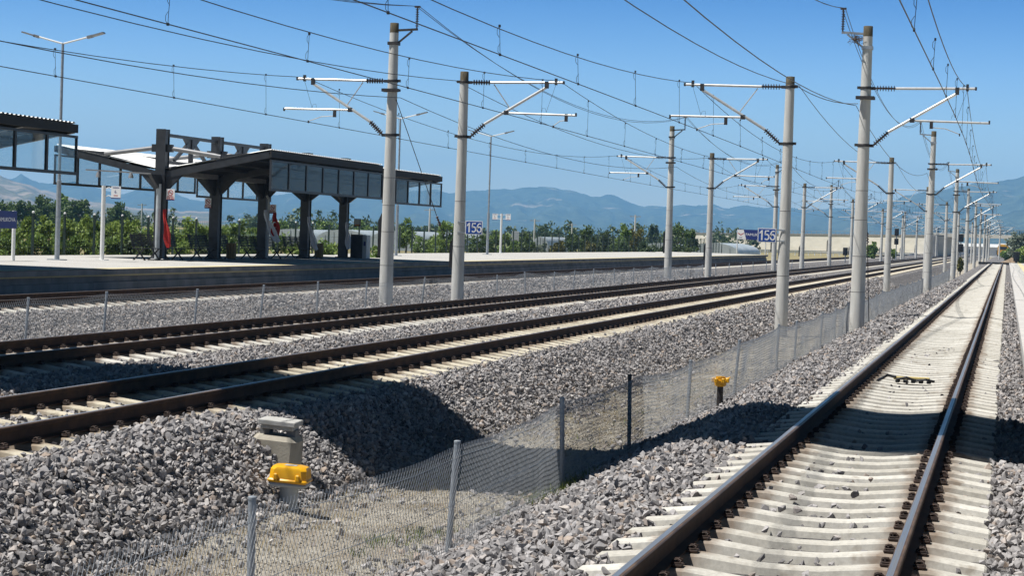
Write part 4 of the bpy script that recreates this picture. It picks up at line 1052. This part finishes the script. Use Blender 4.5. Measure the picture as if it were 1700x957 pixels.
# ------------------------------------------------------------------ green panel fence behind the left platform
r = empty('panel_fence', (-35.5, 55, .4), 'dark green wire panel fence along the back of the left platform', 'fence')
yp = np.arange(54.6, 252, 2.56)
for i, y in enumerate(yp):
    MB().box(-35.54, -35.46, y - .04, y + .04, -.6, 2.08 + (.0 if i % 4 else .05)).build('post', M['green_steel'], r)
    if i < 18: MB()._lathe(Vector((-35.5, y, 2.08)), [(.05, 0), (.05, .05), (.02, .08)], 8, Vector((0, 0, 1))).build('post_cap', M['sign_white'], r)
b = MB()
for y in np.arange(54.6, 250, .21): b.beam((-35.47, y, -.5), (-35.47, y, 2.0), .006, .006)
for z in (-.4, .2, .8, 1.4, 1.98): b.beam((-35.465, 54.6, z), (-35.465, 250, z), .010, .012)
b.build('wire_panel', M['green_steel'], r)

# ------------------------------------------------------------------ vegetation
def leaves(C, R, n, size, clumps, squash=1.0, seed=0, hollow=.55):
    """leaf faces gathered in clumps through an uneven crown"""
    rg = np.random.default_rng(seed); C = np.array(C, float); R = np.array(R, float)
    u = rg.normal(size=(clumps, 3)); u /= np.linalg.norm(u, axis=1, keepdims=True); rad = rg.uniform(hollow, 1.0, (clumps, 1)) ; cc = u * rad * R * rg.uniform(.78, 1.06, (clumps, 1)); cc[:, 2] = np.where(cc[:, 2] < 0, cc[:, 2] * .85, cc[:, 2])
    w = rg.integers(0, clumps, n); cr = rg.uniform(.20, .38, (clumps, 1)) * R.mean()
    p = cc[w] + np.clip(rg.normal(0, .5, (n, 3)), -1, 1) * cr[w]
    e1 = rg.normal(size=(n, 3)); e1 /= np.linalg.norm(e1, axis=1, keepdims=True); e2 = np.cross(e1, rg.normal(size=(n, 3))); e2 /= np.linalg.norm(e2, axis=1, keepdims=True)
    s = size * rg.uniform(.6, 1.3, (n, 1)); P = C + p
    v = np.stack([P - e1 * s, P - e2 * s * .55, P + e1 * s, P + e2 * s * .55], 1).reshape(-1, 3)
    return v, np.arange(4 * n).reshape(-1, 4)
tseed = [100]
def tree(name, x, y, ztop, zc0, rx, n, size, mat, label, cat, group, zg=-.62, clumps=22, ry=None, trunk=True):
    tseed[0] += 1; r = empty(name, (x, y, zg), label, cat, group)
    rz = (ztop - zc0) / 2; C = (x, y, (ztop + zc0) / 2)
    v, f = leaves(C, (rx, ry or rx, rz), n, size, clumps, seed=tseed[0]); np_mesh('crown' if cat == 'tree' else 'foliage', v, f, mat, r, off=(x, y, zg))
    tr = max(.04, (ztop - zg) * .022); b = MB(); zt = zc0 + rz * .9
    b.tube([(x, y, zg - .1), (x + tr, y, (zg + zt) / 2), (x, y + tr, zt)], [tr * 1.3, tr, tr * .5], 8)
    for k in range(6):
        a = k * 1.05 + tseed[0]; h = zg + (zt - zg) * (.45 + .09 * k); b.tube([(x, y, h), (x + math.cos(a) * rx * .3, y + math.sin(a) * rx * .3, h + rz * .35), (x + math.cos(a) * rx * .65, y + math.sin(a) * rx * .65, h + rz * .6)], [tr * .6, tr * .4, tr * .15], 5)
    b.build('trunk' if cat == 'tree' else 'stem', M['bark'], r, smooth=60); return r
def px_tree(px, ytop, hw, Y, kind, label, cat='tree', name='tree', group=None, n=1600, zbase=None, size=None, low=.18, zg=-.62):
    t = at(px, ytop, Y); sc = (t - EYE).length / FPX; rx = hw * sc; zt = t.z
    zc0 = zg + (zt - zg) * low if zbase is None else zbase
    return tree(name, t.x, Y, zt, zc0, rx, n, size or max(.09, 2.6 * sc), M[kind], label, cat, group, zg=zg, clumps=int(18 + hw * .35))
G1 = 'dark broadleaf trees far behind the left platform'
px_tree(4, 336, 25, 330, 'leaf_dark', 'dark rounded tree at the left edge behind the station sign', group=G1, n=2400)
px_tree(38, 331, 25, 322, 'leaf_dark', 'dark rounded tree between the station sign and the first lamp post', group=G1, n=2400)
px_tree(71, 329, 24, 331, 'leaf_dark', 'dark tree just left of the first lamp post', group=G1, n=2400)
px_tree(104, 322, 15, 352, 'leaf_mid', 'pointed tree rising above the others right of the first lamp post', group=G1, n=1600)
px_tree(134, 334, 26, 318, 'leaf_dark', 'dark domed tree at the right end of the dark row', group=G1, n=2600)
px_tree(108, 345, 22, 322, 'leaf_dark', 'low dark tree in front of the pointed one', group=G1, n=2000)
px_tree(197, 338, 23, 325, 'leaf_dark', 'single dark domed tree right of the white sign post', group=G1, n=2600)
G2 = 'vines and fruit bushes behind the green fence'
vt = [(14, 372), (45, 366), (78, 361), (110, 357), (142, 358), (160, 364), (188, 360), (214, 358), (238, 362), (262, 366)]
vn = ['behind the station name sign', 'right of the station name sign', 'left of the first lamp post', 'right of the first lamp post', 'midway between lamp post and white sign post', 'left of the white sign post', 'right of the white sign post', 'below the single dark domed tree', 'left of the first canopy column', 'just behind the first canopy column']
for (x, yt), t in zip(vt, vn): px_tree(x, yt, 22, 84 + random.uniform(0, 10), 'leaf_vine', 'tall leafy vine ' + t, 'vine', 'vine', G2, n=1500, low=.25, size=.10)
vl = [(20, 385), (60, 384), (95, 386), (128, 388), (175, 392), (205, 395), (245, 394)]
ln_ = ['under the station sign', 'right of the station sign', 'at the first lamp post', 'right of the first lamp post', 'at the white sign post', 'right of the white sign post', 'left of the first column']
for i, ((x, yt), t) in enumerate(zip(vl, ln_)): px_tree(x, yt, 22, 73 + random.uniform(0, 3), 'leaf_mid' if i < 5 else 'leaf_far', 'low dark vine row bush ' + t, 'bush', 'bush', G2, n=1300, low=.1, size=.09)
G3 = 'bushes seen between the canopy columns'
for (x, yt, hw, k, t) in [(290, 372, 16, 'leaf_mid', 'right of the first canopy column'), (312, 357, 20, 'leaf_vine', 'in the middle of the first canopy bay'), (338, 364, 18, 'leaf_vine', 'left of the second canopy column'), (372, 362, 18, 'leaf_vine', 'right of the second canopy column'), (396, 367, 18, 'leaf_mid', 'in the middle of the second canopy bay'), (420, 374, 14, 'leaf_mid', 'left of the third canopy column')]:
    px_tree(x, yt, hw, 100 + random.uniform(-3, 6), k, 'tall green bush ' + t, 'bush', 'bush', G3, n=1500, low=.1, size=.10)
for (x, yt, hw, k, t) in [(300, 396, 17, 'leaf_vine', 'behind the bench right of the first column'), (345, 398, 17, 'leaf_far', 'behind the bench left of the second column'), (400, 396, 20, 'leaf_vine', 'right of the brown bin at the second column'), (466, 382, 16, 'leaf_mid', 'just right of the third column'), (492, 399, 18, 'leaf_vine', 'behind the bench left of the fourth column'), (540, 394, 18, 'leaf_mid', 'right of the fourth column'), (556, 402, 15, 'leaf_vine', 'left of the fifth column'), (603, 398, 16, 'leaf_mid', 'right of the grey cabinet'), (628, 400, 12, 'leaf_mid', 'left of the tall mast')]:
    px_tree(x, yt, hw, 92 + random.uniform(0, 6), k, 'low green bush ' + t, 'bush', 'bush', G3, n=1100, low=.05, size=.085)
G4 = 'trees beyond the pale greenhouses'
for (x, yt, hw, t) in [(468, 364, 13, 'seen right of the third canopy column'), (505, 374, 12, 'seen beside the fourth canopy column'), (538, 365, 13, 'seen right of the fourth canopy column'), (560, 372, 11, 'seen left of the fifth canopy column'), (603, 366, 14, 'seen right of the fifth canopy column'), (626, 376, 11, 'seen left of the tall mast')]:
    px_tree(x, yt, hw, 262 + random.uniform(-5, 20), 'leaf_mid', 'small green tree ' + t, group=G4, n=1300, low=.15)
G5 = 'trees and bushes behind the open part of the left platform'
for (x, yt, hw, Y, k, t, c) in [(675, 360, 14, 175, 'leaf_mid', 'light green tree with a pointed top right of the tall mast', 'tree'), (742, 360, 15, 172, 'leaf_mid', 'bushy green tree just left of the mast with sign 156', 'tree'), (762, 378, 14, 170, 'leaf_mid', 'green bush behind the mast with sign 156', 'bush'), (704, 385, 22, 150, 'leaf_mid', 'green bush between the two masts', 'bush'), (733, 391, 20, 145, 'leaf_vine', 'low bright bush left of the mast with sign 156', 'bush'),
                                (798, 386, 20, 155, 'leaf_dark', 'dark bush right of the left sign 156', 'bush'), (822, 383, 16, 160, 'leaf_mid', 'green bush at the lone lamp post', 'bush'), (845, 385, 16, 158, 'leaf_mid', 'green bush right of the two-plate sign post', 'bush'), (872, 386, 18, 162, 'leaf_dark', 'dark bush behind the small grey notice board', 'bush'), (898, 398, 13, 170, 'leaf_pale', 'pale silvery bush right of the notice board', 'bush'), (928, 397, 12, 172, 'leaf_yellow', 'yellowish bush right of the silvery bush', 'bush'),
                                (952, 384, 13, 180, 'leaf_dark', 'dark tall bush with a jagged top right of the yellowish bush', 'bush'), (974, 376, 13, 185, 'leaf_dark', 'dark green tree rising behind the second yellowish bush', 'tree'), (981, 402, 12, 178, 'leaf_yellow', 'second yellowish bush farther right', 'bush'), (1004, 381, 15, 190, 'leaf_far', 'dull green tree left of the utility pole with crossarm', 'tree'), (1034, 371, 13, 200, 'leaf_mid', 'green tree with two tops beside the utility pole', 'tree'), (1054, 377, 13, 205, 'leaf_yellow', 'olive tree right under the utility pole', 'tree'), (1028, 398, 18, 190, 'leaf_dark', 'dark low bush under the two-topped tree', 'bush'), (1070, 402, 16, 195, 'leaf_far', 'low bush left of the farther tall mast', 'bush'), (1126, 370, 22, 235, 'leaf_dark', 'broad dark green tree between the second pair of left masts', 'tree'), (1148, 383, 13, 230, 'leaf_dark', 'lower dark tree joined to the broad one', 'tree'),
                                (1094, 404, 14, 205, 'leaf_far', 'low bush beside the farther tall mast', 'bush'), (1130, 410, 18, 210, 'leaf_far', 'low bush under the broad dark tree', 'bush')]:
    px_tree(x, yt, hw, Y, k, t, c, c, G5, n=1500, low=.06)
for x, t in ((1082, 'left one of two thin poplars far behind the fence'), (1089, 'right one of two thin poplars far behind the fence')): px_tree(x, 372, 3.2, 420, 'leaf_far', t, group='thin poplars behind the fence', n=500)
G6 = 'trees and bushes near the far end of the right track'
for (x, yt, hw, Y, k, t, c) in [(1690, 383, 17, 330, 'leaf_pale', 'pale silvery tree at the right edge beyond the platform', 'tree'), (1703, 408, 14, 290, 'leaf_vine', 'bright green bush at the right edge beside the low signal', 'bush'), (1672, 412, 9, 360, 'leaf_mid', 'green bush left of the pale silvery tree', 'bush'), (1449, 401, 9, 330, 'leaf_mid', 'green bush at the wall just right of the nearest tall mast', 'bush'), (1482, 412, 7, 345, 'leaf_vine', 'small green bush at the wall near the first signal', 'bush'), (1595, 424, 3.5, 190, 'leaf_yellow', 'small yellowish weed beside the second signal', 'bush')]:
    px_tree(x, yt, hw, Y, k, t, c, c, G6, n=1500, low=.04, zg=-.5)
# far wood that reads as one mass, and dry grass behind the fence
vs = []; fs = []; o = 0
for k in range(150):
    px = random.uniform(-60, 1260); Y = random.uniform(420, 900); t = at(px, 380, Y); h = random.uniform(3, 7); v, f = leaves((t.x, Y, h * .45 - .6), (h * .8, h * .8, h * .55), 150, .55, 8, seed=3000 + k); vs.append(v); fs.append(f + o); o += len(v)
tag(np_mesh('treeline', np.concatenate(vs), np.concatenate(fs), M['leaf_far']), kind='stuff')
vs = []
for k in range(1500): vs.append(blades(random.uniform(-40.5, -35.8), random.uniform(58, 210), 9, .25, .45, .035, '', None, lambda x, y: np.full_like(x, -.62)))
v = np.concatenate(vs); tag(np_mesh('dry_grass', v, np.arange(len(v)).reshape(-1, 3), M['straw']), kind='stuff')
vs = []
for k in range(700): vs.append(blades(random.uniform(-46, -35.8), random.uniform(58, 104), 9, .25, .5, .05, '', None, lambda x, y: np.full_like(x, -.62)))
v = np.concatenate(vs); tag(np_mesh('green_undergrowth', v, np.arange(len(v)).reshape(-1, 3), M['weed']), kind='stuff')

# ------------------------------------------------------------------ greenhouses, poles, wall, overpass, signals far off
def greenhouse(px0, px1, ytop, Y, depth, label, zg=-.62):
    a = at(px0, ytop, Y); c = at(px1, ytop, Y); r = empty('greenhouse', ((a.x + c.x) / 2, Y, zg), label, 'greenhouse', 'pale plastic greenhouses behind the left platform'); w = c.x - a.x; n = 14; h = a.z - zg
    pts = [(a.x + w / 2 - w / 2 * math.cos(PI * k / n), zg + h * (.45 + .55 * math.sin(PI * k / n)) if 0 < k < n else zg + h * .45) for k in range(n + 1)]
    b = MB(); b.prism([(a.x, zg)] + pts + [(c.x, zg)], 'y', Y, Y + depth); b.build('cover', M['plastic_film'], r, smooth=40)
    b = MB()
    for k in range(7): x = a.x + w * k / 6; b.box(x - .03, x + .03, Y - .05, Y - .003, zg, zg + h * (.45 + .5 * math.sin(PI * max(.02, min(.98, k / 6)))))
    b.build('frame', M['galv'], r)
greenhouse(440, 525, 379, 225, 30, 'pale greenhouse seen between the third and fourth canopy columns'); greenhouse(526, 612, 380, 224, 30, 'pale greenhouse seen between the fourth and fifth canopy columns'); greenhouse(613, 706, 382, 223, 30, 'pale greenhouse seen beside the tall mast')
greenhouse(884, 910, 393, 260, 14, 'small pale greenhouse behind the silvery bush'); greenhouse(1064, 1122, 403, 262, 20, 'low pale greenhouse left of the pair of masts'); greenhouse(1142, 1226, 402, 262, 24, 'pale greenhouse left of the far station sign')
def util_pole(px, ytop, Y, label, arm=True):
    t = at(px, ytop, Y); r = empty('utility_pole', (t.x, Y, -.62), label, 'utility pole', 'utility poles in the fields')
    MB().tube([(t.x, Y, -.7), (t.x, Y, t.z)], [.17, .11], 10).build('pole', M['concrete_pole'], r, smooth=40)
    if arm: MB().box(t.x - .8, t.x + .8, Y - .06, Y + .06, t.z - .3, t.z - .18).build('crossarm', M['galv'], r)
util_pole(236, 338, 300, 'thin pale utility pole between the white sign post and the first column'); util_pole(714, 346, 260, 'pale utility pole between the two nearest left masts'); util_pole(888, 364, 300, 'utility pole right of the notice board'); util_pole(950, 371, 330, 'short utility pole behind the dark jagged bush'); util_pole(1055, 357, 280, 'utility pole with crossarm behind the olive tree')
t = at(856, 384, 160); r = empty('notice_board', (t.x, 160, -.6), 'small grey notice board on a post behind the fence', 'notice board'); MB().box(t.x - .30, t.x + .30, 159.97, 160.03, t.z - .85, t.z).build('panel', M['grey_plastic'], r); MB().box(t.x - .04, t.x + .04, 159.97, 160.03, -.7, t.z - .85).build('post', M['galv'], r)

# ramp wall with its parapet
A0 = Vector((-79, 608, -.5)); A1 = Vector((-18.4, 548, -.5)); dirw = (A1 - A0).normalized(); nrm = Vector((dirw.y, -dirw.x, 0))
r = empty('ramp_wall', A0, 'long beige retaining wall of the road ramp behind the tracks', 'retaining wall')
B0 = A0 - dirw * 40
def wallseg(z0a, z1a, z0b, z1b, off, th, name, mat):
    vs = []
    for o_ in (off, off - th):
        for p, z in ((B0, z0a), (A1, z0b), (A1, z1b), (B0, z1a)): q = p + nrm * o_; vs.append((q.x, q.y, z))
    return MB().add(vs, [(0, 1, 2, 3), (7, 6, 5, 4), (0, 4, 5, 1), (1, 5, 6, 2), (2, 6, 7, 3), (3, 7, 4, 0)]).build(name, mat, r)
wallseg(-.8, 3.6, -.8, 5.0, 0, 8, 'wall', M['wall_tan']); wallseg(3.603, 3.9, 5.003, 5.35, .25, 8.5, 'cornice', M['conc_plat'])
b = MB()
for k in range(60): p = B0.lerp(A1, k / 59); z = 3.9 + (5.35 - 3.9) * k / 59; b.box(p.x - .06, p.x + .06, p.y - .06, p.y + .06, z, z + .8)
b.build('railing_post', M['galv'], r); wallseg(4.6, 4.68, 6.1, 6.18, .03, .06, 'railing', M['galv'])
b = MB(); q = A1 + nrm * .8; b.box(q.x - 1.2, q.x + .8, q.y - 1, q.y + 1, -.8, 5.0); b.build('pier', M['conc_plat'], r)
r = empty('road_bridge', (-10, 556, 5), 'road bridge crossing the tracks far away', 'bridge')
MB().box(-20, 45, 550, 562, 4.95, 5.75).build('deck', M['conc_plat'], r); MB().box(-20, 45, 549.6, 549.98, 4.9, 5.9).build('girder', M['wall_tan'], r)
b = MB()
for k in range(40): x = -20 + k * 1.65; b.box(x - .07, x + .07, 549.7, 549.85, 5.9, 7.3)
for z in (6.2, 6.55, 6.9, 7.3): b.box(-20, 45, 549.62, 549.7, z, z + .13); b.build('railing', M['galv'], r)
for x in (-18.2, -5.6, 6.5, 20): MB().box(x - .5, x + .5, 552, 560, -.6, 4.948).build('pier', M['conc_plat'], r)
# white guard rail before the wall
r = empty('guard_rail', (-45, 350, -.5), 'low white guard rail at the foot of the beige ramp wall', 'guard rail')
b = MB()
for k in range(40): p = Vector((-58, 330, 0)).lerp(Vector((-21, 470, 0)), k / 39); MB; b.box(p.x - .09, p.x + .09, p.y - .09, p.y + .09, -.6, .35)
b.build('post', M['white'], r)
b = MB()
for z in (.0, .32): b.beam((-58, 329.8, z), (-21, 469.8, z), .05, .22)
b.build('rail', M['white'], r)
def signal(px, ybase, Y, heads, label, small=False):
    t = at(px, ybase, Y); zg = float(height(t.x, Y)) if not small else -.4
    r = empty('railway_signal', (t.x, Y, zg), label, 'railway signal', 'railway signals with black heads')
    top = heads[-1][1]
    MB().tube([(t.x, Y, zg), (t.x, Y, top)], .07, 10).build('post', M['galv'], r, smooth=40)
    for z0, z1 in heads:
        MB().box(t.x - .3, t.x + .3, Y - .22, Y - .07, z0, z1, .05).build('signal_head', M['black'], r)
        n = max(1, round((z1 - z0) / .4)); b = MB()
        for k in range(n): b._lathe(Vector((t.x, Y - .22, z0 + (z1 - z0) * (k + .5) / n)), [(.11, 0), (.12, .14)], 12, Vector((0, -1, 0)))
        b.build('lens_hood', M['black'], r)
    return r
signal(1487, 432, 280, [(2.15, 3.0), (3.35, 4.4)], 'two headed black signal left of the long beige wall bush')
signal(1594, 436, 235, [(1.5, 2.45), (2.7, 3.6)], 'two headed black signal among the masts right of the beige wall')
signal(1403, 433, 250, [(.55, 1.55)], 'low black signal box on a post before the beige wall', True)
r = empty('railway_signal', (.9, 246, -.3), 'squat black dwarf signal on the ground past the right platform', 'railway signal', 'railway signals with black heads')
t = at(1687.5, 428, 250); MB().box(t.x - .36, t.x + .36, 249.8, 250.1, .55, 1.75, .04).build('signal_head', M['black'], r); MB().box(t.x - .15, t.x + .15, 249.9, 250.1, -.5, .55).build('post', M['steel_dark'], r)
b = MB()
for z in (.85, 1.2, 1.5): b._lathe(Vector((t.x, 249.8, z)), [(.11, 0), (.12, .12)], 12, Vector((0, -1, 0)))
b.build('lens_hood', M['black'], r)
r = empty('shed', (0, 640, -.5), 'long low white shed seen under the road bridge', 'shed')
MB().box(-22, 14, 640, 652, -.6, 2.6).build('wall', M['white'], r); MB().prism([(639.4, 2.6), (652.6, 2.6), (646, 3.6)], 'x', -22.4, 14.4).build('roof', M['roof'], r)
b = MB()
for k in range(8): b.box(-20 + 4.2 * k, -18.4 + 4.2 * k, 639.9, 639.997, .4, 1.6)
b.build('window', M['black'], r)
# works train
r = empty('works_train', (-1.0, 505, -.2), 'yellow works train standing beyond the end of the right track', 'train')
X0 = -1.0
MB().prism([(X0 - 1.3, .6), (X0 + 1.3, .6), (X0 + 1.3, 2.6), (X0 + 1.0, 3.1), (X0 - 1.0, 3.1), (X0 - 1.3, 2.6)], 'y', 505, 514).build('body', M['yellow'], r); MB().box(X0 - 1.2, X0 + 1.2, 505.4, 513.6, 3.1, 3.45, .1).build('roof', M['white'], r)
MB().box(X0 - .95, X0 + .95, 504.96, 504.995, 1.95, 2.7).build('window', M['black'], r); MB().box(X0 - 1.35, X0 + 1.35, 504.9, 514.1, .25, .597).build('bufferbeam', M['black'], r)
for x in (X0 - .75, X0 + .75): MB()._lathe(Vector((x, 504.9, 1.1)), [(.16, 0), (.16, .05), (.1, .08)], 12, Vector((0, -1, 0))).build('headlight', M['sign_white'], r)
for y in (507, 512):
    for x in (X0 - .78, X0 + .72): MB()._lathe(Vector((x, y, .22)), [(.42, 0), (.42, .06)], 16, Vector((1, 0, 0))).build('wheel', M['steel_dark'], r)
b = MB(); n = 14; vs = [(1.6, 330, 1.0)]; 
for i in range(1, 5):
    for k in range(n): a = 2 * PI * k / n; rr_ = i * .75 * random.uniform(.85, 1.15); vs.append((1.6 + rr_ * math.cos(a), 330 + rr_ * 1.3 * math.sin(a), 1.0 - .36 * i + random.uniform(-.1, .1)))
fs = [(0, 1 + k, 1 + (k + 1) % n) for k in range(n)]
for i in range(3):
    for k in range(n): a = 1 + i * n + k; c = 1 + i * n + (k + 1) % n; fs.append((a, a + n, c + n, c))
b.add(vs, fs); tag(b.build('earth_mound', M['mound']), 'brown mound of earth past the end of the right track', 'mound')

# ------------------------------------------------------------------ footbridge overhead (its shade lies across the tracks)
r = empty('footbridge', (-12, 21, 7), 'concrete footbridge high above the tracks casting a band of shade', 'footbridge')
def skew(x): return 19.15 - .085 * (x + 2)
def slab(x0, x1, o0, o1, z0, z1, name, mat):
    vs = [(x, skew(x) + o, z) for z in (z0, z1) for (x, o) in ((x0, o0), (x1, o0), (x1, o1), (x0, o1))]
    return MB().add(vs, [(3, 2, 1, 0), (4, 5, 6, 7), (0, 1, 5, 4), (1, 2, 6, 5), (2, 3, 7, 6), (3, 0, 4, 7)]).build(name, mat, r)
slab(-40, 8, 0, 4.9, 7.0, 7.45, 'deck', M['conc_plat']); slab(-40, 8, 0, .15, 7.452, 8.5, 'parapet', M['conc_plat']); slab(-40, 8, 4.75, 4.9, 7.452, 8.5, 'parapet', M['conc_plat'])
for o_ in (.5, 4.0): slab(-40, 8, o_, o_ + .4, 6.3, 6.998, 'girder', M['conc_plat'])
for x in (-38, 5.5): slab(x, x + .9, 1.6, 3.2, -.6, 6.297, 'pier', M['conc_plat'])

# ------------------------------------------------------------------ hills on the horizon
def hill(name, pts, D, depth, mat, seed, zb=-8):
    pts = sorted(pts); pxs = np.arange(pts[0][0], pts[-1][0] + 1, 5.0); py = np.interp(pxs, [p[0] for p in pts], [p[1] for p in pts])
    py = py + (vnoise(pxs * .06, pxs * 0, seed) * 3 + vnoise(pxs * .17, pxs * 0, seed + 1) * 1.6)
    rows = 46; V = []
    for j in range(rows + 8):
        u = j / rows
        for px, y in zip(pxs, py):
            dr = ray(px, y); hd = math.hypot(dr.x, dr.y); dx, dy = dr.x / hd, dr.y / hd
            ztop = EYE.z + dr.z / hd * D; r_ = D - depth * (1 - u); V.append((dx * r_, dy * r_, ztop, u, px))
    V = np.array(V); u = V[:, 3]; s = np.clip(u, 0, 1)
    n = 1 - 2 * np.abs(vnoise(V[:, 4] * .022 + s * .9, s * 3.5, seed + 5)); n2 = vnoise(V[:, 4] * .07 + s * 1.7, s * 9, seed + 9)
    n3 = 1 - 2 * np.abs(vnoise(V[:, 4] * .055 + s * 1.4, s * 5, seed + 14))
    prof = s ** 1.2 * (1 - (.42 * (1 - n) + .20 * (1 - n3)) * np.sin(s * PI)) + .10 * n2 * np.sin(s * PI)
    z = np.where(u <= 1, zb + (V[:, 2] - zb) * prof, zb + (V[:, 2] - zb) * np.clip(1 - (u - 1) * 5, 0, 1))
    P = np.stack([V[:, 0], V[:, 1], z], -1); k = len(pxs); idx = np.arange(k * (rows + 8)).reshape(rows + 8, k)
    F = np.stack([idx[:-1, :-1], idx[:-1, 1:], idx[1:, 1:], idx[1:, :-1]], -1).reshape(-1, 4)
    o = np_mesh(name, P, F, mat, smooth=True); tag(o, kind='structure'); return o
hill('hills', [(-500, 318), (-300, 300), (-150, 296), (-60, 288), (0, 292), (20, 300), (60, 312), (110, 326), (160, 336), (230, 346), (300, 350), (360, 352)], 6500, 3200, M['hill_left'], 3)
hill('mountains', [(-600, 318), (-300, 305), (-100, 300), (0, 297), (22, 296), (35, 288), (46, 296), (52, 300), (80, 305), (101, 304), (125, 300), (165, 314), (195, 321), (212, 321), (228, 315), (240, 311), (261, 311), (294, 321), (315, 332), (345, 334), (368, 331), (420, 326), (472, 322), (501, 320), (523, 322), (560, 326), (600, 324), (640, 322), (680, 318), (723, 315), (746, 321), (778, 318), (815, 314), (853, 313), (878, 311), (903, 309), (926, 313), (953, 319), (981, 327), (997, 328), (1008, 324), (1017, 322), (1037, 331), (1064, 342), (1110, 343), (1154, 341), (1187, 341), (1207, 346), (1241, 341), (1274, 345), (1300, 346), (1340, 347), (1410, 347), (1500, 350), (1700, 360), (2100, 380)], 10500, 4200, M['hill_far'], 21)
hill('mountains', [(1270, 372), (1320, 360), (1360, 353), (1410, 346), (1450, 340), (1484, 333), (1508, 324), (1551, 317), (1585, 311), (1640, 302), (1668, 300), (1700, 294), (1760, 285), (1850, 280), (2000, 290), (2200, 300)], 9000, 4200, M['hill_far'], 33)
hill('hills', [(1560, 392), (1600, 378), (1640, 366), (1680, 352), (1700, 346), (1760, 336), (1850, 330), (2000, 330)], 6800, 2400, M['hill_far'], 47)

# ------------------------------------------------------------------ haze
m = bpy.data.materials.new('air_haze'); m.use_nodes = True; nt = m.node_tree
for n in list(nt.nodes):
    if n.type == 'BSDF_PRINCIPLED': nt.nodes.remove(n)
pv = N(nt, 'ShaderNodeVolumePrincipled'); pv.inputs['Color'].default_value = (.25, .565, 1.0, 1); pv.inputs['Density'].default_value = 1.15e-4; pv.inputs['Anisotropy'].default_value = 0
nt.links.new(pv.outputs[0], nt.nodes['Material Output'].inputs['Volume'])
tag(MB().box(-14000, 14000, -320, 14600, -13, 560).build('haze', m), kind='stuff')
S.cycles.volume_max_steps = 64
